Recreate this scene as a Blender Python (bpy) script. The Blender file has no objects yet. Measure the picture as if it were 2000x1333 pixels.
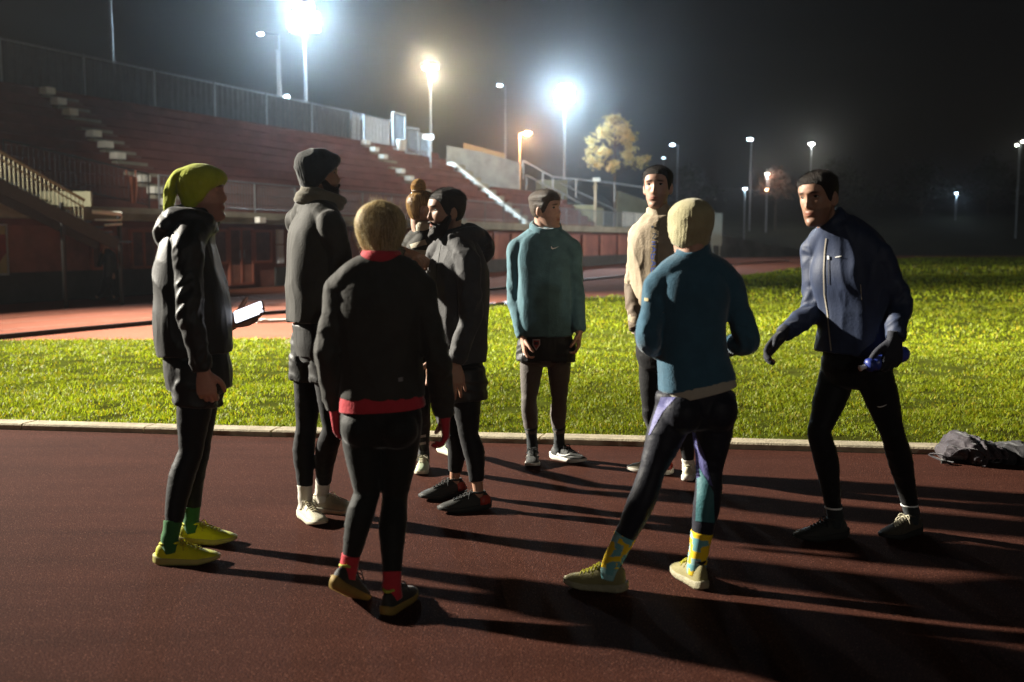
import bpy, bmesh, math, random
import numpy as np
from mathutils import Vector, Matrix
from mathutils.bvhtree import BVHTree
random.seed(4)
RNG = np.random.default_rng(7)
SC = bpy.context.scene
COL = SC.collection
F_PX, HOR, HC = 1950.0, 472.0, 1.47          # focal length (px of the 2000 px frame), horizon row, eye height
PIT = math.atan((666.5-HOR)/F_PX)
CP, SP = math.cos(PIT), math.sin(PIT)
V3 = lambda *a: np.array(a, dtype=float)

def ray(px, py):
    u = (px-1000)/F_PX; v = (666.5-py)/F_PX
    return V3(u, CP+v*SP, -SP+v*CP)
def W(px, py, Y):
    r = ray(px, py); r = r*(Y/r[1]); r[2] += HC
    return r
def G(px, py, z=0.0):
    r = ray(px, py); k = (z-HC)/r[2]
    r = r*k; r[2] = z
    return r
def nrm(v):
    v = np.asarray(v, float); l = np.linalg.norm(v)
    return v/l if l > 1e-12 else v

# ---------------------------------------------------------------- noise
def _h(i):
    i = i.astype(np.int64)
    n = (i[..., 0]*374761393 + i[..., 1]*668265263 + i[..., 2]*2147483647) & 0xffffffff
    n = ((n ^ (n >> 13))*1274126177) & 0xffffffff
    return ((n ^ (n >> 16)) & 0xffff)/65535.0
def vnoise(p):
    p = np.asarray(p, float)+1000.0
    i = np.floor(p); f = p-i; f = f*f*(3-2*f)
    r = 0
    for dx in (0, 1):
        for dy in (0, 1):
            for dz in (0, 1):
                w = (f[..., 0] if dx else 1-f[..., 0])*(f[..., 1] if dy else 1-f[..., 1])*(f[..., 2] if dz else 1-f[..., 2])
                r = r+w*_h(i+np.array([dx, dy, dz]))
    return r
def ridge(p):
    return (1-np.abs(2*vnoise(p)-1))**2.2

# ---------------------------------------------------------------- mesh helpers
class MB:
    def __init__(s): s.v = []; s.f = []; s.n = 0; s.mi = []
    def add(s, v, f, m=0):
        v = np.asarray(v, float).reshape(-1, 3)
        s.v.append(v); o = s.n
        s.f += [tuple(i+o for i in q) for q in f]; s.mi += [m]*len(f)
        s.n += len(v)
        return s
    def box(s, p0, p1, m=0, R=None, o=None):
        x0, y0, z0 = p0; x1, y1, z1 = p1
        v = np.array([(x, y, z) for z in (z0, z1) for y in (y0, y1) for x in (x0, x1)], float)
        if R is not None: v = v@np.asarray(R).T
        if o is not None: v = v+np.asarray(o)
        return s.add(v, [(0, 2, 3, 1), (4, 5, 7, 6), (0, 1, 5, 4), (2, 6, 7, 3), (0, 4, 6, 2), (1, 3, 7, 5)], m)
    def bar(s, a, b, r, n=8, m=0, r2=None):
        a = np.asarray(a, float); b = np.asarray(b, float)
        t = nrm(b-a); u = nrm(np.cross(t, (0.3, 0.5, 0.8))); w = np.cross(t, u)
        r2 = r if r2 is None else r2
        an = np.arange(n)*2*math.pi/n
        c = np.cos(an)[:, None]*u+np.sin(an)[:, None]*w
        v = np.vstack([a+c*r, b+c*r2])
        f = [(i, (i+1) % n, n+(i+1) % n, n+i) for i in range(n)]+[tuple(range(n-1, -1, -1)), tuple(range(n, 2*n))]
        return s.add(v, f, m)
    def ball(s, c, r, n=16, m=0, R=None):
        r = np.broadcast_to(np.asarray(r, float), 3)
        th = np.linspace(0, math.pi, n//2+1)[1:-1]; ph = np.arange(n)*2*math.pi/n
        v = [(0, 0, 1)]+[(math.sin(t)*math.cos(p), math.sin(t)*math.sin(p), math.cos(t)) for t in th for p in ph]+[(0, 0, -1)]
        v = np.array(v)*r
        if R is not None: v = v@np.asarray(R).T
        k = len(th); f = [(0, 1+i, 1+(i+1) % n) for i in range(n)]
        for j in range(k-1):
            f += [(1+j*n+i, 1+(j+1)*n+i, 1+(j+1)*n+(i+1) % n, 1+j*n+(i+1) % n) for i in range(n)]
        L = 1+k*n
        f += [(L, 1+(k-1)*n+(i+1) % n, 1+(k-1)*n+i) for i in range(n)]
        return s.add(v+np.asarray(c, float), f, m)
    def grid(s, rings, cap=True, m=0, closed=True):
        rings = np.asarray(rings, float); k, n, _ = rings.shape
        e = n if closed else n-1
        f = [(j*n+i, j*n+(i+1) % n, (j+1)*n+(i+1) % n, (j+1)*n+i) for j in range(k-1) for i in range(e)]
        if cap: f += [tuple(range(n-1, -1, -1)), tuple(range((k-1)*n, k*n))]
        return s.add(rings.reshape(-1, 3), f, m)
    def tube(s, pts, rad, ref, sub=6, n=24, p=2.0, rnd=(0, 0), wr=None, m=0):
        """smooth tube through pts; rad = radius or (a along ref, b across)"""
        P = np.array(pts, float); k = len(P)
        R = np.array([(r, r) if np.isscalar(r) else r for r in rad], float)
        ref = np.asarray(ref, float)
        RF = np.broadcast_to(ref, (k, 3)) if ref.ndim == 1 else ref
        D = np.hstack([P, R, RF])
        E = np.vstack([2*D[0]-D[1], D, 2*D[-1]-D[-2]])
        out = []
        for i in range(k-1):
            a, b, c, d = E[i], E[i+1], E[i+2], E[i+3]
            for t in np.arange(sub)/sub:
                out.append(.5*((2*b)+(c-a)*t+(2*a-5*b+4*c-d)*t*t+(3*b-a-3*c+d)*t**3))
        out.append(D[-1]); out = np.array(out)
        C = out[:, :3]; RR = np.maximum(out[:, 3:5], .0002); T = np.gradient(C, axis=0)
        T /= np.linalg.norm(T, axis=1)[:, None]
        an = np.arange(n)*2*math.pi/n
        ca, sa = np.cos(an), np.sin(an)
        ca = np.sign(ca)*np.abs(ca)**(2/p); sa = np.sign(sa)*np.abs(sa)**(2/p)
        L = np.concatenate([[0], np.cumsum(np.linalg.norm(np.diff(C, axis=0), axis=1))])
        rings = []
        def ring(c, t, rf, a, b, l):
            u = nrm(rf-np.dot(rf, t)*t); w = np.cross(t, u)
            g = 1.0
            if wr is not None: g = (1+wr(l, L[-1], an))[:, None]
            return c+(ca[:, None]*u*a+sa[:, None]*w*b)*g
        if rnd[0]:
            for q in (.15, .45, .75, .93):
                h = math.sqrt(1-q*q) if q < 1 else 0
                off = -T[0]*rnd[0]*h
                rings.append(ring(C[0]+off, T[0], out[0, 5:], RR[0, 0]*q, RR[0, 1]*q, 0))
        for i in range(len(C)):
            rings.append(ring(C[i], T[i], out[i, 5:], RR[i, 0], RR[i, 1], L[i]))
        if rnd[1]:
            for q in (.93, .75, .45, .15):
                h = math.sqrt(1-q*q)
                rings.append(ring(C[-1]+T[-1]*rnd[1]*h, T[-1], out[-1, 5:], RR[-1, 0]*q, RR[-1, 1]*q, L[-1]))
        return s.grid(rings, True, m)
    def verts(s): return np.vstack(s.v)

def mesh_of(name, v, f, mi=None, smooth=True):
    me = bpy.data.meshes.new(name)
    me.from_pydata([tuple(x) for x in v], [], f)
    if mi is not None and any(mi): me.polygons.foreach_set('material_index', mi)
    me.polygons.foreach_set('use_smooth', [smooth]*len(me.polygons))
    me.update()
    return me
def tag(o, label=None, cat=None, group=None, kind=None):
    if label: o['label'] = label
    if cat: o['category'] = cat
    if group: o['group'] = group
    if kind: o['kind'] = kind
    return o
def WP(parent):
    o = V3(0, 0, 0)
    while parent is not None:
        o = o+np.array(parent.location); parent = parent.parent
    return o
def build(name, mb, mats, parent=None, smooth=False, me=None, origin=None):
    """link as one object; vertices are world coordinates"""
    mats = mats if isinstance(mats, (list, tuple)) else [mats]
    if me is None:
        v = mb.verts(); 
        o = V3(0, 0, 0)
        if parent is not None: o = WP(parent)
        elif origin is not None: o = np.asarray(origin, float)
        me = mesh_of(name, v-o, mb.f, None, smooth); idx = mb.mi
    else:
        o = WP(parent) if parent is not None else V3(0, 0, 0)
        co = np.empty(len(me.vertices)*3); me.vertices.foreach_get('co', co)
        me.vertices.foreach_set('co', (co.reshape(-1, 3)-o).ravel()); me.update()
        me.name = name; me.materials.clear(); idx = None
    for m in mats: me.materials.append(m)
    if idx is not None and any(idx): me.polygons.foreach_set('material_index', idx)
    ob = bpy.data.objects.new(name, me); COL.objects.link(ob)
    if parent is not None: ob.parent = parent
    elif origin is not None: ob.location = origin
    return ob
def empty(name, loc, label, cat, group=None):
    o = bpy.data.objects.new(name, None); COL.objects.link(o)
    o.location = tuple(loc); o.empty_display_size = .2
    return tag(o, label, cat, group)
def get_co(me):
    a = np.empty(len(me.vertices)*3); me.vertices.foreach_get('co', a); return a.reshape(-1, 3)
def get_no(me):
    a = np.empty(len(me.vertices)*3); me.vertex_normals.foreach_get('vector', a); return a.reshape(-1, 3)
def remesh(mb, voxel, smooth=2, fac=.5):
    me = mesh_of('tmp', mb.verts(), mb.f)
    ob = bpy.data.objects.new('tmp', me); COL.objects.link(ob)
    r = ob.modifiers.new('r', 'REMESH'); r.mode = 'VOXEL'; r.voxel_size = voxel; r.use_smooth_shade = True
    if smooth:
        s = ob.modifiers.new('s', 'SMOOTH'); s.iterations = smooth; s.factor = fac
    dg = bpy.context.evaluated_depsgraph_get()
    m2 = bpy.data.meshes.new_from_object(ob.evaluated_get(dg))
    bpy.data.objects.remove(ob); bpy.data.meshes.remove(me)
    m2.polygons.foreach_set('use_smooth', [True]*len(m2.polygons))
    return m2
def displace(me, fn):
    v = get_co(me); n = get_no(me)
    me.vertices.foreach_set('co', (v+n*fn(v, n)[:, None]).ravel()); me.update()

# ---------------------------------------------------------------- materials
MATS = {}
def mat(key, col, rough=.7, var=.25, vs=8., bump=0., bs=60., spec=.3, sheen=0., metal=0., col2=None, emit=None, es=0., trans=0., sss=0., attr=None, stretch=None):
    if key in MATS: return MATS[key]
    m = bpy.data.materials.new(key); m.use_nodes = True
    nt = m.node_tree; N = nt.nodes; L = nt.links
    b = N['Principled BSDF']
    b.inputs['Roughness'].default_value = rough
    b.inputs['Metallic'].default_value = metal
    b.inputs['Specular IOR Level'].default_value = spec
    if sheen:
        b.inputs['Sheen Weight'].default_value = sheen; b.inputs['Sheen Roughness'].default_value = .4
    tc = N.new('ShaderNodeTexCoord'); out = tc.outputs['Object']
    if stretch:
        mp = N.new('ShaderNodeMapping'); mp.inputs['Scale'].default_value = stretch
        L.new(out, mp.inputs['Vector']); out = mp.outputs['Vector']
    c = col; c2 = col2 or tuple(x*(1-var) for x in col)
    nz = N.new('ShaderNodeTexNoise'); nz.inputs['Scale'].default_value = vs; nz.inputs['Detail'].default_value = 6; nz.inputs['Roughness'].default_value = .6
    L.new(out, nz.inputs['Vector'])
    rp = N.new('ShaderNodeValToRGB'); rp.color_ramp.elements[0].position = .35; rp.color_ramp.elements[1].position = .65
    rp.color_ramp.elements[0].color = (*c2, 1); rp.color_ramp.elements[1].color = (*c, 1)
    L.new(nz.outputs['Fac'], rp.inputs['Fac'])
    src = rp.outputs['Color']
    if attr:
        at = N.new('ShaderNodeAttribute'); at.attribute_name = attr
        mx = N.new('ShaderNodeMix'); mx.data_type = 'RGBA'; mx.blend_type = 'MULTIPLY'; mx.inputs[0].default_value = 1
        L.new(src, mx.inputs[6]); L.new(at.outputs['Color'], mx.inputs[7]); src = mx.outputs[2]
    L.new(src, b.inputs['Base Color'])
    if sss:
        b.inputs['Subsurface Weight'].default_value = sss; b.inputs['Subsurface Radius'].default_value = (.012, .004, .002); b.inputs['Subsurface Scale'].default_value = 1
    if bump:
        n2 = N.new('ShaderNodeTexNoise'); n2.inputs['Scale'].default_value = bs; n2.inputs['Detail'].default_value = 4
        L.new(out, n2.inputs['Vector'])
        bp = N.new('ShaderNodeBump'); bp.inputs['Strength'].default_value = bump; bp.inputs['Distance'].default_value = .01
        L.new(n2.outputs['Fac'], bp.inputs['Height']); L.new(bp.outputs['Normal'], b.inputs['Normal'])
    if emit:
        b.inputs['Emission Color'].default_value = (*emit, 1); b.inputs['Emission Strength'].default_value = es
    if trans:
        t = N.new('ShaderNodeBsdfTranslucent'); L.new(src, t.inputs['Color'])
        mx = N.new('ShaderNodeMixShader'); mx.inputs[0].default_value = trans
        L.new(b.outputs[0], mx.inputs[1]); L.new(t.outputs[0], mx.inputs[2])
        L.new(mx.outputs[0], N['Material Output'].inputs['Surface'])
    MATS[key] = m
    return m
def cloth(key, col, rough=.75, sheen=.15, var=.2, **k):
    return mat(key, col, rough=rough, var=var, vs=14, bump=k.pop('bump', .25), bs=k.pop('bs', 90), sheen=sheen, spec=k.pop('spec', .25), **k)
FLP = (10000, 9500, 5200, 2600)
HAZE_D = .0012; HAZE_G = .935; SKY = .13; EXPO = -.2
KEY = (-27, 15.8, 12.6); KEYP = 262000; KSPOT = (40, (4.7, 9.0, .3), 1.0)
KEY2P = 19000
# ================================================================ SETTING
P0 = V3(-12.05, 23.5, 0); SD = V3(.419, .908, 0); ND = V3(-.908, .419, 0); UP = V3(0, 0, 1)
SR = np.array([SD, ND, UP]).T                     # stand axes: t along, w into the stand, z up
def S(t, w, z): return P0+SD*t+ND*w+UP*z
def sbox(mb, t0, t1, w0, w1, z0, z1, m=0): return mb.box((t0, w0, z0), (t1, w1, z1), m, R=SR, o=P0)
def st(px, w=0.):                                  # t at which the image column px meets the plane w
    r = (px-1000)/F_PX
    return -(P0[0]+ND[0]*w-r*(P0[1]+ND[1]*w))/(SD[0]-r*SD[1])

def sheet(name, poly, z, m, kind='structure'):
    me = mesh_of(name, [(p[0], p[1], z) for p in poly], [tuple(range(len(poly)))], smooth=False)
    me.materials.append(m); o = bpy.data.objects.new(name, me); COL.objects.link(o)
    return tag(o, kind=kind)

def rubber(key, c1, c2, speck, rough=.6, bump=.9, streak=.35, wet=0.):
    m = bpy.data.materials.new(key); m.use_nodes = True
    nt = m.node_tree; N = nt.nodes; L = nt.links; b = N['Principled BSDF']
    tc = N.new('ShaderNodeTexCoord')
    n1 = N.new('ShaderNodeTexNoise'); n1.inputs['Scale'].default_value = 170; n1.inputs['Detail'].default_value = 3
    n2 = N.new('ShaderNodeTexNoise'); n2.inputs['Scale'].default_value = 1.1; n2.inputs['Detail'].default_value = 7; n2.inputs['Roughness'].default_value = .65
    vo = N.new('ShaderNodeTexVoronoi'); vo.inputs['Scale'].default_value = 120
    mp = N.new('ShaderNodeMapping'); mp.inputs['Scale'].default_value = (.25, 2.6, 1); mp.inputs['Rotation'].default_value = (0, 0, .05)
    n3 = N.new('ShaderNodeTexNoise'); n3.inputs['Scale'].default_value = 2.2; n3.inputs['Detail'].default_value = 5
    for n in (n1, n2, vo): L.new(tc.outputs['Object'], n.inputs['Vector'])
    L.new(tc.outputs['Object'], mp.inputs['Vector']); L.new(mp.outputs['Vector'], n3.inputs['Vector'])
    r1 = N.new('ShaderNodeValToRGB'); r1.color_ramp.elements[0].position = .36; r1.color_ramp.elements[1].position = .66
    r1.color_ramp.elements[0].color = (*c1, 1); r1.color_ramp.elements[1].color = (*c2, 1)
    L.new(n1.outputs['Fac'], r1.inputs['Fac'])
    r2 = N.new('ShaderNodeValToRGB'); r2.color_ramp.elements[0].position = .3; r2.color_ramp.elements[1].position = .7
    r2.color_ramp.elements[0].color = (1-streak, 1-streak, 1-streak, 1); r2.color_ramp.elements[1].color = (1, 1, 1, 1)
    mixn = N.new('ShaderNodeMath'); mixn.operation = 'ADD'
    h = N.new('ShaderNodeMath'); h.operation = 'MULTIPLY'; h.inputs[1].default_value = .5
    L.new(n2.outputs['Fac'], mixn.inputs[0]); L.new(n3.outputs['Fac'], mixn.inputs[1]); L.new(mixn.outputs[0], h.inputs[0]); L.new(h.outputs[0], r2.inputs['Fac'])
    mx = N.new('ShaderNodeMix'); mx.data_type = 'RGBA'; mx.blend_type = 'MULTIPLY'; mx.inputs[0].default_value = 1
    L.new(r1.outputs['Color'], mx.inputs[6]); L.new(r2.outputs['Color'], mx.inputs[7])
    # pale grains
    g = N.new('ShaderNodeValToRGB'); g.color_ramp.elements[0].position = .0; g.color_ramp.elements[1].position = .42
    g.color_ramp.elements[0].color = (1, 1, 1, 1); g.color_ramp.elements[1].color = (0, 0, 0, 1)
    L.new(vo.outputs['Distance'], g.inputs['Fac'])
    gm = N.new('ShaderNodeMath'); gm.operation = 'MULTIPLY'; L.new(g.outputs['Color'], gm.inputs[0])
    sc_ = N.new('ShaderNodeSeparateColor'); L.new(vo.outputs['Color'], sc_.inputs['Color'])
    rr_ = N.new('ShaderNodeValToRGB'); rr_.color_ramp.elements[0].position = .62; rr_.color_ramp.elements[1].position = .95
    L.new(sc_.outputs['Red'], rr_.inputs['Fac']); L.new(rr_.outputs['Color'], gm.inputs[1])
    m2 = N.new('ShaderNodeMix'); m2.data_type = 'RGBA'; L.new(gm.outputs[0], m2.inputs[0]); L.new(mx.outputs[2], m2.inputs[6]); m2.inputs[7].default_value = (*speck, 1)
    L.new(m2.outputs[2], b.inputs['Base Color'])
    b.inputs['Roughness'].default_value = .92; b.inputs['Specular IOR Level'].default_value = .05
    ad = N.new('ShaderNodeMath'); ad.operation = 'ADD'; L.new(n1.outputs['Fac'], ad.inputs[0]); L.new(vo.outputs['Distance'], ad.inputs[1])
    bp = N.new('ShaderNodeBump'); bp.inputs['Strength'].default_value = bump; bp.inputs['Distance'].default_value = .004
    L.new(ad.outputs[0], bp.inputs['Height']); L.new(bp.outputs['Normal'], b.inputs['Normal'])
    return m

# ---- ground sheets
M_GROUND = mat('dark_earth', (.035, .03, .024), rough=.95, var=.4, vs=.6, bump=.4, bs=9)
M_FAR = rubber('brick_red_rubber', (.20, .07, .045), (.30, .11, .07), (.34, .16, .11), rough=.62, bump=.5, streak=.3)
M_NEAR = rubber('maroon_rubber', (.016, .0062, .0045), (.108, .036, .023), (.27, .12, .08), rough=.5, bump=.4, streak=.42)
M_SOIL = mat('turf_soil', (.06, .075, .010), rough=1., spec=.0, col2=(.03, .032, .006), vs=2.2, bump=.6, bs=22)
M_SAND = mat('worn_sandy_turf', (.16, .12, .055), rough=.95, col2=(.07, .065, .018), vs=1.6, bump=.5, bs=25)
sheet('ground', [(-170, -14), (170, -14), (170, 240), (-170, 240)], -.012, M_GROUND)
K0, K1 = G(0, 839), G(2000, 893)                     # front foot of the near kerb
KD = nrm(K1-K0); KN = V3(-KD[1], KD[0], 0)
def K(a, b, z=0.): return K0+KD*a+KN*b+UP*z
kl = np.linalg.norm(K1-K0)
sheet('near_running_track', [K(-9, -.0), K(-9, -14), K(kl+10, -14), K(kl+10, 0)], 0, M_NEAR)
edge_px = [(-700, 668), (-300, 667), (0, 666), (300, 664), (560, 663), (690, 648), (830, 615), (960, 597), (1135, 582), (1230, 578), (1330, 558), (1420, 543), (1570, 522), (1700, 509), (1800, 503)]
EDGE = [G(*p) for p in edge_px]+[V3(60, 98, 0), V3(110, 98, 0)]
far_poly = [p for p in EDGE[:-2]]+[V3(70, 101, 0), V3(70, 125, 0)]+[S(104, .0, 0), S(-34, 0, 0)]
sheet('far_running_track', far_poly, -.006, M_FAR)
field_poly = [K(-14, .12), K(kl+60, .12), V3(110, 20, 0)]+[p for p in reversed(EDGE)]
sheet('field_soil', field_poly, .004, M_SOIL)
# a worn sandy strip where the turf meets the far track
mb = MB()
for i in range(len(EDGE)-6):
    a, b = EDGE[i+3 if i+3 < len(EDGE)-3 else i], None
ws = []
for i in range(4, 11):
    p = EDGE[i]; wd = .35+.25*math.sin(i*2.1)
    ws.append((p+V3(0, wd*.7, 0), p-V3(-.1, wd*1.5, 0)))
sheet('worn_turf_edge', [a for a, b in ws]+[b for a, b in reversed(ws)], .009, M_SAND)

# ---- near kerb of pale concrete blocks with open joints
M_KERB = mat('kerb_concrete', (.42, .36, .25), rough=.85, var=.35, vs=9, bump=.5, bs=70)
mb = MB(); a = -9.0; r = random.Random(3)
while a < kl+9:
    l = 1.02; g = .016
    dz = r.uniform(-.004, .004); db = r.uniform(-.004, .004)
    x0, x1 = a+g/2, a+l-g/2
    # bevelled block, slightly skewed joint
    prof = [(0+db, -.03), (0+db, .034+dz), (.012+db, .046+dz), (.15+db, .050+dz), (.158+db, .042+dz), (.158+db, -.03)]
    ra = [K(x0+p[0]*.2, p[0], p[1]) for p in prof]; rb = [K(x1+p[0]*.2, p[0], p[1]) for p in prof]
    mb.grid([rb, ra], True)
    a += l
tag(build('kerb', mb, M_KERB), kind='structure')

# ---- dark kerb strip on the far track
M_DARK = mat('black_rail_paint', (.02, .017, .014), rough=.55, var=.4, vs=6)
kp = [G(-1300, 798), G(-900, 753), G(-500, 712), G(-200, 683), G(0, 662), G(150, 647), G(300, 633), G(450, 620), G(605, 608), G(780, 589), G(952, 568), G(1136, 549), G(1230, 540), G(1330, 528), G(1430, 518), G(1540, 510)]
mb = MB(); pr = []
for i, p in enumerate(kp):
    d = nrm(kp[min(i+1, len(kp)-1)]-kp[max(i-1, 0)]); n = V3(-d[1], d[0], 0)
    pr.append([p-n*.05-UP*.02, p-n*.05+UP*.055, p-n*.04+UP*.065, p+n*.04+UP*.065, p+n*.05+UP*.055, p+n*.05-UP*.02])
mb.grid(pr, True)
tag(build('track_kerb', mb, M_DARK), kind='structure')
M_LINE = mat('faded_line_paint', (.34, .2, .15), rough=.8, var=.4, vs=5)
for off in (1.25, 2.5, 3.7):
    q = []
    for i, p in enumerate(kp[2:], 2):
        d = nrm(kp[min(i+1, len(kp)-1)]-kp[max(i-1, 0)]); n = V3(-d[1], d[0], 0)
        q.append((p+n*off, p+n*(off+.05)))
    sheet('lane_line', [a for a, b in q]+[b for a, b in reversed(q)], .0, M_LINE)

# ---- grass blades (one object)
def poly_contains(px, py, poly):
    x = np.array([p[0] for p in poly]); y = np.array([p[1] for p in poly]); c = np.zeros(len(px), bool); j = len(x)-1
    for i in range(len(x)):
        m = ((y[i] > py) != (y[j] > py)) & (px < (x[j]-x[i])*(py-y[i])/(y[j]-y[i]+1e-9)+x[i]); c ^= m; j = i
    return c
def grass_points():
    out = []
    for (y0, y1, dens, sc) in ((6.4, 8.6, 4200, .85), (8.6, 11, 2600, .95), (11, 15, 1300, 1.2), (15, 24, 380, 1.9), (24, 45, 60, 3.8), (45, 99, 9, 7.)):
        xa, xb = -.78*y1-4, .78*y1+4
        n = int((xb-xa)*(y1-y0)*dens)
        x = RNG.uniform(xa, xb, n); y = RNG.uniform(y0, y1, n)
        k = (np.abs(x) < .70*y+3.5)
        x, y = x[k], y[k]
        c = poly_contains(x, y, field_poly)
        # clear a hand's width over the kerb
        d = (x-K0[0])*KN[0]+(y-K0[1])*KN[1]
        c &= d > .17
        x, y = x[c], y[c]
        n1 = vnoise(np.stack([x*.9, y*.9, x*0], 1)); n2 = vnoise(np.stack([x*4.5, y*4.5, x*0+7], 1)); n3 = vnoise(np.stack([x*.33, y*.33, x*0+3], 1))
        dn = np.clip(.22+.55*n1+1.3*(n2-.42), 0.04, 1)
        k = RNG.random(len(x)) < dn
        out.append((x[k], y[k], np.full(k.sum(), sc), n2[k], n3[k]))
    return [np.concatenate(c) for c in zip(*out)]
gx, gy, gs, gn, gn3 = grass_points()
ng = len(gx)
h = (.016+.030*RNG.random(ng)*(.5+gn))*(gs**.55); wd = (.0024+.0028*RNG.random(ng))*gs
an = RNG.uniform(0, 2*math.pi, ng); ln = RNG.uniform(.2, 1.25, ng)*h; la = RNG.uniform(0, 2*math.pi, ng)
base = np.stack([gx, gy, np.full(ng, .003)], 1)
sd = np.stack([np.cos(an), np.sin(an), 0*an], 1)*wd[:, None]
ld = np.stack([np.cos(la)*ln, np.sin(la)*ln, 0*la], 1)
v = np.empty((ng, 5, 3))
v[:, 0] = base-sd; v[:, 1] = base+sd
mid = base+ld*.35; mid[:, 2] += h*.62
v[:, 2] = mid+sd*.85; v[:, 3] = mid-sd*.85
v[:, 4] = base+ld; v[:, 4, 2] += h*RNG.uniform(.75, 1.02, ng)
me = bpy.data.meshes.new('grass')
me.vertices.add(ng*5); me.vertices.foreach_set('co', v.ravel())
o = np.arange(ng)*5
q = np.stack([o, o+1, o+2, o+3], 1); t3 = np.stack([o+3, o+2, o+4], 1)
me.loops.add(ng*7)
li = np.concatenate([q, t3], 1).ravel(); me.loops.foreach_set('vertex_index', li.astype(np.int32))
me.polygons.add(ng*2)
ls = np.stack([np.arange(ng)*7, np.arange(ng)*7+4], 1).ravel()
me.polygons.foreach_set('loop_start', ls.astype(np.int32))
me.update(calc_edges=True)
ca = me.color_attributes.new('tint', 'FLOAT_COLOR', 'POINT')
c = RNG.uniform(.55, 1.25, ng)*(.55+.75*gn3); dry = RNG.random(ng)
col = np.stack([c*np.where(dry > .86, 1.5, 1), c, c*np.where(dry > .86, 1.3, .9), np.ones(ng)], 1)
ca.data.foreach_set('color', np.repeat(col, 5, 0).astype(np.float32).ravel())
M_GRASS = mat('grass_blade', (.29, .36, .011), rough=.5, var=.25, vs=3, spec=.25, attr='tint', trans=.45)
me.materials.append(M_GRASS)
go = bpy.data.objects.new('grass', me); COL.objects.link(go)
tag(go, 'short yellow green turf with dewy blades covering the infield', 'grass', kind='stuff')

# ---- pale sheet and long board lying beside the far track
M_TARP = mat('pale_blue_plastic', (.42, .46, .62), rough=.4, var=.3, vs=5)
mb = MB(); a = G(935, 600); b = G(1008, 592); nx, ny = 12, 6
rg = []
for j in range(ny):
    rg.append([a+(b-a)*(i/(nx-1))+V3(.1*math.sin(j), -.14*j, .03+.07*vnoise(V3(i*.8, j*.9, 2.))*(1 if 0 < j < ny-1 else .2)) for i in range(nx)])
mb.grid(rg, False, closed=False); mb2 = MB(); mb2.grid(np.array(rg)[::-1]-V3(0, 0, .012), False, closed=False); mb.add(mb2.verts(), mb2.f)
tag(build('plastic_sheet', mb, M_TARP, smooth=True, origin=a), 'crumpled pale blue plastic sheet on the turf edge behind the teal top runner', 'plastic sheet')
M_BOARD = mat('weathered_white_board', (.55, .55, .5), rough=.6, var=.4, vs=7)
mb = MB(); a = G(500, 630); b = G(640, 626); d = nrm(b-a); n = V3(-d[1], d[0], 0); L_ = np.linalg.norm(b-a)
mb.box((0, -.09, 0), (L_, .09, .045), R=np.array([d, n, UP]).T, o=a)
mb.box((.1, -.1, .045), (.18, .1, .06), R=np.array([d, n, UP]).T, o=a)
tag(build('take_off_board', mb, M_BOARD, origin=a), 'narrow white board lying flat on the far red track', 'board')

# ================================================================ GRANDSTAND
M_BENCH = mat('red_brown_terrace', (.175, .066, .052), rough=.85, spec=.1, var=.35, vs=1.2, bump=.2, bs=30)
M_CONC = mat('stand_concrete', (.30, .28, .22), rough=.9, var=.35, vs=1.5, bump=.3, bs=25)
M_WHITE = mat('whitewashed_step', (.78, .77, .70), rough=.8, var=.12, vs=6)
M_BRICK = mat('red_facade_render', (.26, .10, .075), rough=.85, var=.4, vs=1.3, bump=.2, bs=20)
M_PIL = mat('faded_red_pilaster', (.33, .14, .10), rough=.85, var=.3, vs=3)
M_PLINTH = mat('dark_plinth', (.05, .045, .04), rough=.9, var=.4, vs=2)
M_FRAME = mat('red_door_frame', (.34, .11, .07), rough=.6, var=.2, vs=5)
M_GLASS = mat('dusty_pane', (.13, .06, .05), rough=.35, var=.5, vs=4, spec=.5)
M_STEEL = mat('galvanised_steel', (.30, .33, .36), rough=.45, var=.25, vs=9, metal=.35)
M_RIB = mat('ribbed_fence_steel', (.42, .47, .52), rough=.5, var=.25, vs=5, metal=.15)
M_RAIL = mat('grey_rail_paint', (.17, .18, .19), rough=.5, var=.3, vs=8)
NR = 11; W0, Z0 = 2.3, 2.36
def rowz(i): return Z0+.37*(i+1)
def rowww(i): return W0+.5*i
stand = empty('grandstand', S(10, 0, 0), 'long red brown concrete grandstand with stepped terraces above a low facade', 'grandstand')
def terrace(t0, t1, rows, backw):
    mb = MB(); prof = [(W0, 0.2), (W0, Z0)]
    for i in range(rows):
        prof += [(rowww(i), Z0+.37*i), (rowww(i), rowz(i))]
        prof += [(rowww(i)+.04, rowz(i)+.0)] if False else []
    prof += [(backw, rowz(rows-1)), (backw, .2)]
    P_ = []
    for p in prof:
        if not P_ or p != P_[-1]: P_.append(p)
    mb.grid([[S(t1, w, z) for w, z in P_], [S(t0, w, z) for w, z in P_]], True)
    for i in range(rows):                    # bench boards on the row edges, in lengths with gaps
        t = t0+.2
        while t < t1-.3:
            l = min(4.3, t1-.2-t)
            sbox(mb, t, t+l, rowww(i)-.035, rowww(i)+.24, rowz(i)+.012+.003*((i+int(t)) % 3), rowz(i)+.055)
            t += l+.06
    return mb
build('terrace', terrace(-32, 34.6, NR, 8.2), M_BENCH, stand)
build('terrace', terrace(36.4, 47, 6, 6.2), M_BENCH, stand)
mb = MB(); sbox(mb, -32, 49, -.35, W0-.003, 2.02, 2.36); build('deck', mb, M_CONC, stand)
mb = MB(); sbox(mb, -32, 49, .25, .6, .0, 2.02); 
build('facade', mb, M_BRICK, stand)
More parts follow.
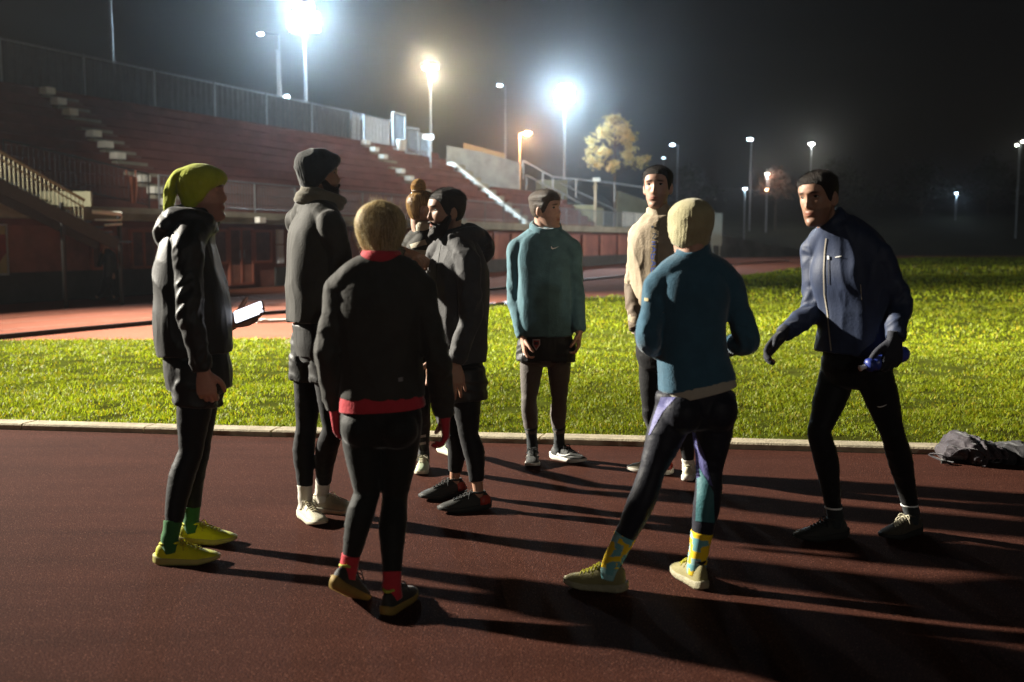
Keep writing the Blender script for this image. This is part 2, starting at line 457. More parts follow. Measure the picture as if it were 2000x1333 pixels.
mb = MB(); sbox(mb, -32, 7.15, .18, .247, 0, .72); sbox(mb, 10.5, 49, .18, .247, 0, .62); build('plinth', mb, M_PLINTH, stand)
mb = MB(); sbox(mb, -32, 49, .2, .247, 1.86, 2.015); build('fascia', mb, M_BENCH, stand)
mb = MB(); sbox(mb, -32, 49, -.42, -.353, 2.2, 2.33); build('gutter', mb, M_CONC, stand)
for px in range(940, 1230, 34):
    mb = MB(); t = st(px); sbox(mb, t-.22, t+.22, .12, .246, .62, 1.85); build('pilaster', mb, M_PIL, stand)
for px in (742, 790, 838, 700):
    mb = MB(); t = st(px); sbox(mb, t-.16, t+.16, .12, .246, .62, 1.85); build('pilaster', mb, M_PIL, stand)
def framed(name, t0, t1, z0, z1, mull, pane=M_GLASS, fr=M_FRAME, depth=.1):
    mb = MB(); q = .07
    sbox(mb, t0, t1, .25-depth, .248, z1-q, z1); sbox(mb, t0, t1, .25-depth, .248, z0, z0+q)
    n = mull+1
    for i in range(n+1):
        c = t0+q/2+(t1-t0-q)*i/n
        sbox(mb, c-q/2, c+q/2, .25-depth-.003, .246, z0+q, z1-q)
    w = build(name, mb, fr, stand)
    mb = MB()
    for i in range(n):
        a = t0+q/2+(t1-t0-q)*i/n+q/2+.002; b = t0+q/2+(t1-t0-q)*(i+1)/n-q/2-.002
        sbox(mb, a, b, .19, .215, z0+q+.002, z1-q-.002)
    build('pane', mb, pane, w)
    return w
framed('window', st(412), st(456), .78, 1.84, 0)
d = framed('door', st(458), st(505), .1, 1.9, 1)
mb = MB(); sbox(mb, st(460), st(503), .17, .186, .14, .74); build('kick_panel', mb, M_PIL, d)
t = st(481)-.02
for o_ in (.12, -.08):
    mb = MB(); mb.bar(S(t+o_, .12, .95), S(t+o_, .12, 1.2), .012); build('handle', mb, M_STEEL, d)
framed('window', st(507), st(541), .78, 1.84, 0)
framed('window', st(268), st(318), .72, 1.8, 1)
framed('window', st(190), st(232), .72, 1.8, 1)
mb = MB(); sbox(mb, st(553), st(563), .14, .247, .75, 1.35); sbox(mb, st(553), st(563), .14, .247, 1.38, 1.86)
build('pale_panel', mb, mat('pale_facade_panel', (.72, .76, .8), rough=.5, var=.12), stand)  # plain pale boxes stacked on the facade beside the windows
# box lamps and ducts under the deck lip
mb = MB(); sbox(mb, st(480), st(492), -.62, -.43, 2.05, 2.22); build('vent_box', mb, M_WHITE, stand)
mb = MB(); sbox(mb, st(496), st(524), -.56, -.43, 2.13, 2.2); build('duct', mb, M_CONC, stand)
# aisles of half steps, every second one whitewashed
def aisle(t, rows, width):
    mb = MB()
    for i in range(rows):
        sbox(mb, t+.02, t+width, rowww(i)-.27, rowww(i)-.003, Z0+.37*i+.002, Z0+.37*i+.19)
        sbox(mb, t+.02, t+width, rowww(i)+.0, rowww(i)+.24, rowz(i)+.0, rowz(i)+.064)
    build('aisle_steps', mb, M_CONC, stand)
    for i in range(rows):
        b = MB(); sbox(b, t-.06, t+.3, rowww(i)-.34, rowww(i)+.0-.004, rowz(i)-.13, rowz(i)+.075)
        if (i % 4) != 3 or rows < 8: build('white_step', b, M_WHITE, stand)
aisle(7.6, NR, 1.3); aisle(26.6, NR, 1.3)
aisle(-9.5, NR, 1.3)
# whitewashed stair flank with a sloping coping
mb = MB(); t0 = 35.1
pts = [(W0-.2, Z0-.05), (W0-.2, Z0+.25)]+[(rowww(9)-.1, rowz(8)+.32), (rowww(10)+.25, rowz(8)+.36), (rowww(10)+.25, rowz(8)+.12), (rowww(9), rowz(8)+.05)]
for i in range(8, -1, -1):
    pts += [(rowww(i)+.06, rowz(i)-.02), (rowww(i)+.02, rowz(i)-.40)]
mb.grid([[S(t0+.25, w, z) for w, z in pts], [S(t0, w, z) for w, z in pts]], True)
build('stair_flank', mb, M_WHITE, stand)
mb = MB()
for i in range(NR-1): sbox(mb, t0+.26, t0+1.25, rowww(i)-.3, rowww(i)+.5, .2, Z0+.37*i+.22)
build('stair_flight', mb, M_CONC, stand)
# stair tower end walls right of the last terrace
M_PALEWALL = mat('pale_green_wall', (.26, .26, .17), rough=.85, var=.2, vs=2)
mb = MB(); sbox(mb, 36.4, 49, 6.25, 6.55, 2.3, 4.45); build('back_wall', mb, mat('pale_grey_wall', (.32, .36, .38), rough=.8, var=.25, vs=1.5), stand)
mb = MB(); sbox(mb, 47.05, 47.4, W0+.05, 6.2, 0.2, 3.9); sbox(mb, 47.45, 49.5, W0+.3, W0+.6, 2.36, 3.75); build('end_wall', mb, M_PALEWALL, stand)

# ---- railings of vertical bars
def railing(label, pts, hgt, m=M_RAIL, gap=.115, post=2.0, barr=.009, name='railing', cat='railing', parent_label=None):
    root = empty(name, pts[0], label, cat)
    rail, bars, posts = MB(), MB(), []
    for a, b in zip(pts[:-1], pts[1:]):
        L_ = np.linalg.norm(b-a)
        rail.bar(a+UP*hgt, b+UP*hgt, .026, 10); rail.bar(a+UP*.1, b+UP*.1, .018, 8)
        n = max(2, int(L_/gap))
        for i in range(n):
            p = a+(b-a)*(i+.5)/n; bars.bar(p+UP*.1, p+UP*hgt, barr, 4)
        k = max(1, int(L_/post))
        for i in range(k+1): posts.append(a+(b-a)*i/k)
    build('handrail', rail, m, root); build('bars', bars, m, root)
    for p in posts[:40]:
        q = MB(); q.bar(p, p+UP*(hgt+.02), .024, 8); build('post', q, m, root)
    return root
railing('grey vertical bar railing running along the front edge of the grandstand deck', [S(4.9, -.28, 2.36), S(47.5, -.28, 2.36)], .92, gap=.13)
railing('dark vertical bar railing on the left deck above the poster wall', [S(-9, -.28, 2.36), S(.4, -.28, 2.36)], 1.0, m=M_DARK, gap=.13)
railing('short sloping dark railing closing the gap in the deck rail', [S(1.0, .9, 3.0), S(4.6, -.2, 2.36)], .95, m=M_DARK, gap=.13)
M_LITRAIL = mat('lit_rail_pale', (.26, .24, .15), rough=.4, var=.3, vs=6)  # pale colour stands in for light falling on the stair rail
# stair flight descending in front of the deck at the far left
M_DKST = mat('dark_steel', (.03, .03, .03), rough=.6)
a = W(-60, 262, 21.0); b = W(165, 392, 22.5); c = W(238, 418, 23.2)
flight = empty('stair_flight', (b[0], b[1], 0), 'narrow steel stair flight with bright barred rail slanting down at the left edge', 'stairs')
mb = MB(); mb.bar(a, b, .035); mb.bar(a-UP*.16, b-UP*.16, .02); build('handrail', mb, M_LITRAIL, flight)
mb = MB()
for i in range(26):
    p = a+(b-a)*(i+.5)/26; mb.bar(p-UP*.62, p-UP*.03, .013, 6)
build('bars', mb, M_LITRAIL, flight)
mb = MB(); d = nrm(c-a); nn = nrm(np.cross(d, UP)); u2 = np.cross(nn, d)
R_ = np.array([d, nn, u2]).T; LL = np.linalg.norm(c-a)
for i in range(14):
    p = a+(c-a)*(i+.5)/14-UP*.72; mb.box((-.13, -.5, 0), (.13, .5, .04), o=p)
build('tread', mb, M_DKST, flight)
mb = MB(); mb.box((0, -.55, -.92), (LL, -.5, -.66), R=R_, o=a); mb.box((0, .5, -.92), (LL, .55, -.66), R=R_, o=a); build('stringer', mb, M_DKST, flight)
e = W(215, 430, 23.2)
mb = MB(); mb.bar(W(180, 414, 23.), c, .05); mb.bar(e-V3(.35, 0, 0), e+V3(.25, 0, 0), .025); mb.bar(e+V3(.25, 0, 0), c-UP*.05, .02); mb.bar(W(205, 440, 23.2)-V3(.0, 0, .0), W(238, 438, 23.2), .03); build('landing_frame', mb, M_WHITE, flight)
for q_ in (W(232, 420, 23.3), W(120, 396, 22.2)):
    mb = MB(); mb.bar(q_, V3(q_[0], q_[1], 0), .05); build('leg', mb, M_DARK, flight)
mb = MB(); mb.box((-.9, -.05, 0), (.25, .05, .34), o=W(158, 404, 22.8)); build('stair_panel', mb, M_PALEWALL, flight)
# framed poster at the left edge
M_POST = mat('dim_cream_poster', (.32, .27, .14), rough=.6, col2=(.2, .16, .07), vs=1.5)
po = empty('framed_poster', W(12, 535, 22.0), 'framed cream poster with a red patch on the dark wall at the left edge', 'poster')
p1 = W(24, 441, 23.3); tt = st(24); t0_ = st(-70)
mb = MB(); z0_, z1_ = W(24, 535, 23.5)[2], p1[2]
sbox(mb, t0_, tt, .14, .16, z0_, z1_); build('picture', mb, M_POST, po)
mb = MB(); sbox(mb, t0_-.05, tt+.05, .12, .177, z1_, z1_+.05); sbox(mb, t0_-.05, tt+.05, .12, .177, z0_-.05, z0_); sbox(mb, tt, tt+.05, .12, .177, z0_, z1_); sbox(mb, t0_-.05, t0_, .12, .177, z0_, z1_)
build('frame', mb, M_STEEL, po)
mb = MB(); cs = [(-.34, .36), (.3, .36), (.32, -.05), (.0, -.42), (-.36, -.05)]; tc_ = st(2); zc_ = (z0_+z1_)/2
mb.grid([[S(tc_+x, .132, zc_+z) for x, z in cs], [S(tc_+x, .139, zc_+z) for x, z in cs]], True)
build('emblem', mb, mat('dark_red_print', (.2, .03, .02), rough=.6), po)
# orange cloth tied on the rail
mb = MB(); tb = st(264, -.3)
rg = [[S(tb+(-.16+.32*i/6)*(1-.1*j)+.02*math.sin(i*2+j), -.36+.02*math.sin(i*1.7), 3.18-.14*j) for i in range(7)] for j in range(6)]
mb.grid(rg, False, closed=False); r2 = np.array(rg)[::-1]+ND*.02; m2 = MB(); m2.grid(r2, False, closed=False); mb.add(m2.verts(), m2.f)
mb.bar(S(tb-.14, -.33, 3.18), S(tb-.17, -.3, 3.36), .02); mb.bar(S(tb+.14, -.33, 3.18), S(tb+.17, -.3, 3.36), .02)
tag(build('bib', mb, mat('rust_cloth', (.2, .07, .04), rough=.9), smooth=True, origin=S(tb, -.3, 2.4)), 'small rust red bib hung on the deck railing left of the green beanie', 'bib')

# ---- ribbed fence along the back edge of the stand
def ribbed(label, t0, t1, w, z0, hgt, gap=.16, m=M_RIB):
    root = empty('ribbed_fence', S(t0, w, z0), label, 'fence')
    mb = MB(); n = int((t1-t0)/gap); pr = []
    for i in range(n+1):
        t = t0+(t1-t0)*i/n; o_ = .0 if i % 2 else .05
        pr.append([S(t, w+o_, z0+.08), S(t, w+o_, z0+hgt-.03), S(t, w+o_+.012, z0+hgt-.03), S(t, w+o_+.012, z0+.08)])
    mb.grid(pr, True); build('ribbed_sheet', mb, m, root)
    mb = MB(); sbox(mb, t0, t1, w-.03, w+.06, z0+hgt-.028, z0+hgt+.03); sbox(mb, t0, t1, w-.03, w+.06, z0, z0+.078); build('rail', mb, M_STEEL, root)
    k = max(1, int((t1-t0)/3.2))
    for i in range(k+1):
        mb = MB(); t = t0+(t1-t0)*i/k; sbox(mb, t-.035, t+.035, w-.09, w-.032, z0-.3, z0+hgt+.05); build('post', mb, M_STEEL, root)
    return root
ZB = rowz(NR-1)
ribbed('long ribbed steel fence along the top row of the grandstand', -30, st(690, 7.8), 7.8, ZB, 1.5, m=mat('shaded_ribbed_steel', (.065, .072, .08), rough=.7, var=.3, vs=3))  # darker copy of the ribbed steel, shade put into the colour
g1 = empty('steel_gate', S(st(702, 7.6), 7.6, ZB-.6), 'pale steel gate with a cross bar at the top of the second aisle', 'gate')
ta, tb = st(692, 7.6), st(712, 7.6)
mb = MB()
for t in (ta, tb): mb.bar(S(t, 7.6, ZB-.75), S(t, 7.6, ZB+1.45), .04)
mb.bar(S((ta+tb)/2, 7.6, ZB-.7), S((ta+tb)/2, 7.6, ZB+1.4), .025); mb.bar(S(ta, 7.6, ZB+1.42), S(tb, 7.6, ZB+1.42), .03); mb.bar(S(ta, 7.6, ZB+.35), S(tb, 7.6, ZB+.35), .025)
build('gate_frame', mb, M_STEEL, g1)
mb = MB(); sbox(mb, ta+.06, tb-.06, 7.66, 7.68, ZB-.7, ZB+1.38); build('gate_sheet', mb, M_RIB, g1)
ribbed('shorter plain ribbed fence right of the steel gate', st(714, 7.8), st(766, 7.8), 7.8, ZB-.1, 1.55)
# three stepped gates
def barred(label, px0, px1, y0, y1, Y, bucket=False):
    A, B = W(px0, y1, Y), W(px1, y1, Y+.9); A2 = V3(A[0], A[1], W(px0, y0, Y)[2]); H_ = A2[2]-A[2]
    root = empty('barred_gate', A, label, 'gate'); B = V3(B[0], B[1], A[2])
    mb = MB(); mb.bar(A, A+UP*H_, .05); mb.bar(B, B+UP*H_, .05); mb.bar(A+UP*H_, B+UP*H_, .05); mb.bar(A+UP*.03, B+UP*.03, .05); build('gate_frame', mb, M_RIB, root)
    mb = MB()
    for i in range(1, 6):
        p = A+(B-A)*i/6; mb.bar(p, p+UP*H_, .022, 6)
    build('bars', mb, M_STEEL, root)
barred('highest barred gate left of the pale bucket', 768, 792, 220, 292, 53.5)
barred('middle barred gate of the stepped row of three', 793, 818, 249, 300, 54.5)
barred('lowest barred gate under the white sign', 819, 838, 262, 314, 55.5)
bk = W(784, 294, 52.5); mb = MB()
mb.grid([[bk+V3(r_*math.cos(q), r_*math.sin(q), z_) for q in np.arange(16)*math.pi/8] for r_, z_ in ((.17, 0), (.2, .02), (.28, .5), (.29, .52), (.26, .52), (.2, .12))], True)
bq = build('bucket', mb, M_WHITE, smooth=True, origin=bk); tag(bq, 'tapered white bucket standing against the barred gates on the top row', 'bucket')
sg = W(836, 268, 55); mb = MB()
sbx = [(-.3, -.14), (.3, -.14), (.33, -.1), (.33, .1), (.3, .14), (-.3, .14), (-.33, .1), (-.33, -.1)]
mb.grid([[sg+V3(x, 0, z) for x, z in sbx], [sg+V3(x, .05, z) for x, z in sbx]], True)
sgn = empty('sign', (sg[0], sg[1], 4.4), 'blank white oblong sign on a short post beside the barred gates', 'sign')
build('sign_plate', mb, M_WHITE, sgn); mb = MB(); mb.bar(V3(sg[0]+.12, 55.03, 4.0), V3(sg[0]+.12, 55.03, sg[2]-.1), .045); mb.bar(sg+V3(-.7, .03, -.06), sg+V3(-.3, .03, -.04), .03); build('post', mb, M_STEEL, sgn)
# white post with cross board, rails and ramp walls right of the stand
def wall_strip(name, label, cat, pts_top, base_z, thick, m, grp=None):
    mb = MB(); v = []
    for p in pts_top: v.append([V3(p[0], p[1], base_z), p, p+V3(0, thick, 0), V3(p[0], p[1]+thick, base_z)])
    mb.grid(v, True); return tag(build(name, mb, m, origin=(pts_top[0][0], pts_top[0][1], base_z)), label, cat, grp)
wall_strip('retaining_wall', 'pale grey retaining wall behind the small right hand terrace', 'wall', [W(872, 284, 66), W(940, 297, 68), W(1015, 318, 70)], 2.4, .3, mat('weathered_wall', (.28, .31, .32), rough=.85, var=.3, vs=1.5))
wall_strip('flat_roof_hut', 'low sandy flat roofed hut lit beyond the grandstand', 'hut', [W(905, 279, 78), W(986, 300, 80)], 2.4, 4., mat('sandy_render', (.4, .33, .2), rough=.9, var=.2))
wall_strip('ramp_wall', 'pale green ramp wall left of the short sign post', 'wall', [W(1047, 352, 72), W(1108, 352, 74)], 2.5, .25, M_PALEWALL)
wall_strip('bank_wall', 'pale green sloping bank wall behind the man in the beige jacket', 'wall', [W(1205, 372, 75), W(1290, 402, 77), W(1330, 415, 78)], 1.4, .25, M_PALEWALL)
wall_strip('white_kerb_wall', 'low white topped wall beside the man in the beige jacket', 'wall', [W(1217, 414, 73), W(1300, 421, 74)], 2.55, .3, M_WHITE)
def rails(label, lines, Y0_, r_=.04, m=M_STEEL):
    root = empty('hand_rail', (W(lines[0][0][0], 400, Y0_)[0], Y0_, 2.4), label, 'railing')
    mb = MB()
    for ln in lines:
        for a_, b_ in zip(ln[:-1], ln[1:]): mb.bar(W(a_[0], a_[1], Y0_), W(b_[0], b_[1], Y0_+.0), r_)
    build('rail', mb, m, root)
    mb = MB()
    for ln in lines[:1]:
        for a_ in ln:
            p = W(a_[0], a_[1], Y0_); mb.bar(p, V3(p[0], p[1], p[2]-1.3), r_)
    build('post', mb, m, root)
rails('tubular handrail dropping from the orange lamp to the level walkway', [[(1022, 314), (1060, 335), (1080, 346), (1125, 350), (1200, 358), (1290, 372)]], 71, .06, M_STEEL)
rails('lower parallel handrail slanting across the ramp', [[(1028, 342), (1060, 360), (1100, 378), (1140, 402)], [(1095, 358), (1150, 385), (1205, 412)]], 69, .05, M_RAIL)
ps = W(1163, 352, 67); root = empty('sign_post', (ps[0], ps[1], 2.4), 'pale wooden post with a white head on the walkway', 'sign')
mb = MB(); mb.bar(V3(ps[0], ps[1], 2.2), ps, .1, 8); build('post', mb, mat('pale_timber', (.5, .42, .3), rough=.8), root)
mb = MB(); mb.box((-.2, -.06, -.1), (.3, .06, .14), o=ps+V3(0, -.12, 0)); build('sign_plate', mb, M_WHITE, root)
# arched tunnel mouth and flat board beside the beanie woman
M_BLK = mat('deep_grey_wall', (.06, .06, .058), rough=.9, var=.3, vs=1.5)
rt = empty('tunnel_portal', S(50, .3, 0), 'dark arched tunnel portal at the far end of the grandstand', 'portal')
mb = MB(); ar = []
for i in range(13):
    q = math.pi*i/12; ar.append([S(51.2-1.4*math.cos(q)*r_, .3+dw, .2+2.0*math.sin(q)*r_) for r_, dw in ((1, 0), (1.12, 0), (1.12, .4), (1, .4))])
mb.grid(ar, True); build('arch', mb, M_RAIL, rt)
mb = MB(); sbox(mb, 49.6, 52.8, .5, .8, 0, 1.9); build('back_panel', mb, M_BLK, rt)
wall_strip('boundary_wall', 'low grey boundary wall beyond the far bend of the track', 'wall', [W(1330, 446, 88), W(1420, 462, 92), W(1500, 477, 97), W(1590, 492, 104)], -.01, .3, mat('mossy_concrete', (.2, .2, .17), rough=.9, var=.4, vs=.8))
bd = W(1400, 452, 84); mb = MB(); mb.box((-.5, 0, -1.2), (.45, .08, 1.5), o=bd)
mb.bar(bd+V3(-.3, .15, 0), V3(bd[0]-.3, bd[1]+.15, 0), .05); mb.bar(bd+V3(.3, .15, 0), V3(bd[0]+.3, bd[1]+.15, 0), .05)
tag(build('board', mb, mat('grey_green_board', (.34, .4, .38), rough=.6), origin=(bd[0], bd[1], 0)), 'upright grey green board beyond the cream beanie', 'board')

# ---- hills
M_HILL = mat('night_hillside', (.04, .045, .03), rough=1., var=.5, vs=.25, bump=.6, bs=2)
rg = []
for j, (yy, hh) in enumerate(((103, 0), (108, .9), (116, 2.3), (126, 3.7), (142, 5.2), (180, 8.5), (232, 13))):
    rg.append([V3(x, yy+.1*abs(x-20)*0+3*vnoise(V3(x*.03, j, 0)), hh*(1+.0*x)+(1.3*(vnoise(V3(x*.05, j*3, 5))-.4)+.5*vnoise(V3(x*.3, j*3, 9)) if j > 1 else -.05)) for x in np.linspace(18, 165, 110)])
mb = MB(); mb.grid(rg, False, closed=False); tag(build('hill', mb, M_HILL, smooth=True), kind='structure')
rg = []
for j, (ww, hh) in enumerate(((8.6, 2.5), (11, 4.6), (20, 5.2), (45, 6.5), (90, 11))):
    rg.append([S(t, ww, hh+.4*vnoise(V3(t*.1, j*3, 5))) for t in np.linspace(-34, 112, 50)])
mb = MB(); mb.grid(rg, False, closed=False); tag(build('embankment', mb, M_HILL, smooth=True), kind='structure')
def gz(x, y):                                     # approximate height of the bank at a point
    d = np.array([x, y, 0])-P0; w_ = d@ND
    z1 = np.interp(w_, (8.6, 11, 20, 45, 90), (2.5, 4.6, 5.2, 6.5, 11)) if w_ > 8.6 else 0
    z2 = np.interp(y, (103, 108, 116, 126, 142, 180, 232), (0, .9, 2.3, 3.7, 5.2, 8.5, 13)) if x > 18 else 0
    return max(z1, z2)

# ================================================================ LAMPS
def light(name, loc, power, col=(1, 1, 1), rad=.25, spot=None, aim=None, blend=.4):
    l = bpy.data.lights.new(name, 'SPOT' if spot else 'POINT'); l.energy = power; l.color = col; l.shadow_soft_size = rad
    if spot: l.spot_size = spot; l.spot_blend = blend
    o = bpy.data.objects.new(name, l); COL.objects.link(o); o.location = tuple(loc)
    if aim is not None: o.rotation_euler = (Vector(aim)-Vector(loc)).to_track_quat('-Z', 'Y').to_euler()
    return o
def lens(key, col, s): return mat(key, (.8, .8, .8), emit=col, es=s, rough=.3)
def floodlight(label, head, power, col, es, tilt=.5, group=None, bank=.85):
    x, y, z = head; zb = gz(x, y)-.3
    root = empty('floodlight_mast', (x, y, zb), label, 'floodlight', group)
    mb = MB(); mb.bar(V3(x, y, zb), V3(x, y, z-.2), .13, 12, r2=.07); build('mast', mb, M_STEEL, root)
    mb = MB(); mb.bar(V3(x-.8, y, z-.25), V3(x+.8, y, z-.25), .05); build('crossbar', mb, M_STEEL, root)
    d = nrm(V3(-x*.5, 6-y, -z*.9)); u = nrm(np.cross(d, UP)); w = np.cross(u, d)
    B_ = bank
    for k, kz in ((-1, 0), (0, 0), (1, 0), (-1, 1), (0, 1), (1, 1), (-.5, 2), (.5, 2)):
        R_ = np.array([u, d, w]).T
        c = V3(x, y, z)+R_@V3(.58*k*B_, -.12, .55*(kz-.8)*B_)
        mb = MB(); rr = [[c+R_@V3(a_*.26*B_, b_, c_*.24*B_) for a_, c_ in ((-1, -1), (1, -1), (1, 1), (-1, 1))] for b_ in (-.22, .0)]
        q = np.array(rr); q[0] = q[0].mean(0)+(q[0]-q[0].mean(0))*.5; mb.grid(q, True); hd = build('lamp_head', mb, M_STEEL, root)
        mb = MB(); mb.box((-.25*B_, .004, -.23*B_), (.25*B_, .02, .23*B_), R=R_, o=c); build('lens', mb, lens('lens_'+group_key(col)+str(int(es)), col, es), hd)
    light('floodlight_glow', V3(x, y, z)+d*.45, power, col, .35)
    return root
def group_key(c): return '%d_%d_%d' % tuple(int(99*q) for q in c)
WHITE = (.62, .84, 1.); WARM = (1., .80, .50); ORANGE = (1., .50, .22)
FL1 = W(594, 38, 50.6); FL2 = W(1103, 185, 82.9)
floodlight('tall floodlight mast with dazzling white lamps behind the left half of the grandstand', FL1, FLP[0], WHITE, 160, group='floodlights along the grandstand')
floodlight('tall floodlight mast with dazzling white lamps left of the yellow tree', FL2, FLP[1], WHITE, 220, group='floodlights along the grandstand')
light('floodlight_beam', FL1+V3(.3, -.3, -.2), 26000, WHITE, .4, spot=math.radians(80), aim=S(36, 5, 3), blend=.8)
light('floodlight_beam', FL2+V3(.3, -.4, -.2), 50000, WHITE, .4, spot=math.radians(38), aim=(5, 60, 0), blend=1.)
def street(label, px, py, Y, col, es, power=0, arm=0., ht=None, size=.22, polecol=None, top=None, cat='street lamp'):
    p = W(px, py, Y); zb = gz(p[0]+arm, Y)-.3
    if zb < 0: zb = -.02
    root = empty('street_lamp', (p[0]+arm, Y, zb), label, cat, 'street lamps beyond the ground')
    mb = MB(); tp = p[2] if top is None else top
    mb.bar(V3(p[0]+arm, Y, zb), V3(p[0]+arm, Y, tp), .09, 8, r2=.06)
    if arm: mb.bar(V3(p[0]+arm, Y, tp-.05), p+V3(0, 0, .1), .05)
    build('pole', mb, polecol or M_STEEL, root)
    mb = MB(); mb.ball(p+V3(0, 0, .1), (size*1.25, size, size*.5), 12); hd = build('lamp_head', mb, M_STEEL, root, smooth=True)
    mb = MB(); mb.ball(p, (size, size*.8, size*.45), 12); build('lens', mb, lens('lamp_'+group_key(col)+'_'+str(int(es)), col, es), hd, smooth=True)
    if power: light('street_lamp_glow', p-V3(0, .35, .25), power, col, .15)
    return root
M_POLEWARM = mat('buff_pole', (.55, .42, .28), rough=.7)
street('street lamp with a broad warm white glow on a tall pole above the sign', 840, 131, 63, WARM, 120, FLP[2], size=.5)
street('orange sodium lamp on a short buff post above the handrail', 1030, 261, 72, ORANGE, 160, FLP[3], arm=-.55, size=.26, polecol=M_POLEWARM)
street('small white lamp just left of the left floodlight', 509, 67, 62, WHITE, 60, 0, arm=1.1, size=.17)
street('small lamp beside a pale lit post on the grandstand top row', 560, 190, 52, WHITE, 45, 0, arm=-.4, size=.15, polecol=M_POLEWARM)
street('lone small white lamp high between the warm lamp and the right floodlight', 976, 167, 90, WHITE, 60, 0, arm=.5, size=.22)
street('small white lamp right of the yellow tree', 1313, 283, 110, WHITE, 60, 0, arm=.6, size=.26)
street('white lamp on a grey pole left of the bare lit bush', 1465, 272, 118, WHITE, 90, 0, arm=.15, size=.3)
street('brighter warm white lamp on a post above the leaning man', 1585, 281, 120, (1, .97, .85), 160, 300, size=.34)
street('low white lamp near the lit bush', 1455, 369, 112, WHITE, 60, 80, size=.2)
street('pinkish white lamp hanging over the lit bush', 1499, 340, 116, (1, .85, .75), 60, 350, size=.22)
street('tiny orange light below the lit bush', 1497, 371, 116, ORANGE, 60, 0, size=.18)
street('tiny bluish light low on the dark hill at the right', 1868, 378, 125, (.6, .8, 1), 60, 100, size=.16)
street('left lamp of the close pair at the right edge', 1986, 284, 115, (1, .97, .85), 60, 0, arm=.35, size=.18)
street('right lamp of the close pair at the right edge', 1998, 277, 115, (1, .97, .85), 90, 0, arm=-.3, size=.2)
street('faint white lamp low behind the teal top runner and right of the tree', 1296, 309, 112, WHITE, 12, 0, size=.18)
# unlit pole at the far left
p = W(215, 0, 39); mb = MB(); mb.bar(V3(p[0], 39, gz(p[0], 39)-.3), V3(p[0], 39, 15.), .08, 10, r2=.05)
q = empty('unlit_mast', (p[0], 39, gz(p[0], 39)-.3), 'thin unlit grey mast behind the left part of the grandstand', 'mast')
build('pole', mb, M_STEEL, q)
mb = MB(); mb.bar(V3(p[0]-.5, 39, 14.7), V3(p[0]+.5, 39, 14.7), .04); build('crossbar', mb, M_STEEL, q)
mb = MB(); mb.bar(V3(W(541, 120, 60)[0], 60, gz(W(541, 120, 60)[0], 60)-.3), W(541, 100, 60), .05, 8); q = empty('unlit_mast', (W(541, 120, 60)[0], 60, 5), 'thin unlit pole left of the left floodlight mast', 'mast'); build('pole', mb, M_STEEL, q)
mb = MB(); mb.ball(W(541, 100, 60), .08, 8); build('pole_cap', mb, M_STEEL, q)

# ---- trees
def tree(label, px, pyb, pyt, Y, wid, leafcol, n, zb=None, key='leaf', lsz=.17, gap=.55, seed=1, grp='trees beyond the ground', nc=46, cs=1.):
    r = np.random.default_rng(seed); top = W(px, pyt, Y)[2]; bot = W(px, pyb, Y)[2]; x = W(px, pyb, Y)[0]
    zb = gz(x, Y)-.2 if zb is None else zb
    root = empty('tree', (x, Y, zb), label, 'tree', grp)
    tk = MB(); tk.bar(V3(x, Y, zb), V3(x+.05, Y, bot+.3*(top-bot)), .13, 10, r2=.07); tk.bar(V3(x+.05, Y, bot+.3*(top-bot)), V3(x, Y, top-.3), .07, 8, r2=.02)
    cl = []
    for i in range(nc):
        a = r.uniform(0, 2*math.pi); hz = r.uniform(0, 1)**.9
        rr = wid/2*np.interp(hz, (0, .25, .6, 1), (.75, 1, .72, .12))*r.uniform(.35, 1.2)
        c = V3(x+rr*math.cos(a), Y+rr*math.sin(a), bot+(top-bot)*hz)
        tk.bar(V3(x, Y, max(zb+.4, c[2]-.35*rr-.3)), c, .03, 5, r2=.01); cl.append((c, r.uniform(.3, .62)*wid/5*cs))
    build('trunk', tk, mat('bark', (.09, .07, .05), rough=.9), root)
    v = []; f = []
    per = n//len(cl)
    for c, s in cl:
        for k in range(per):
            p = c+r.normal(0, 1, 3)*s*V3(1, 1, .75)
            a = nrm(r.normal(0, 1, 3)); b = nrm(np.cross(a, r.normal(0, 1, 3))); l = lsz*r.uniform(.6, 1.3)
            o_ = len(v); v += [p-a*l, p+b*l*.42, p+a*l, p-b*l*.42]; f.append((o_, o_+1, o_+2, o_+3))
    mb = MB(); mb.add(v, f)
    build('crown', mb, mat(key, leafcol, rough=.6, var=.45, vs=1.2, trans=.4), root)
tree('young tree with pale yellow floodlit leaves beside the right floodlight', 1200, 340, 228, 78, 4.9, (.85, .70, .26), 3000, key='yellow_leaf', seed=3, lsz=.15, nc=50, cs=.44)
tree('sparse reddish bush lit by the low lamps left of the leaning man', 1515, 385, 335, 117, 4.2, (.2, .09, .05), 1300, key='russet_leaf', seed=5, lsz=.2)
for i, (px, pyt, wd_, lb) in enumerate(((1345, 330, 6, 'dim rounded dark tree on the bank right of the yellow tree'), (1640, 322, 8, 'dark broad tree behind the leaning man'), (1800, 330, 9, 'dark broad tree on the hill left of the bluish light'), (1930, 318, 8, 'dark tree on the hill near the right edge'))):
    tree(lb, px, 392, pyt, 128+3*i, wd_, (.03, .035, .02), 1500, key='night_leaf', seed=20+i, lsz=.3)
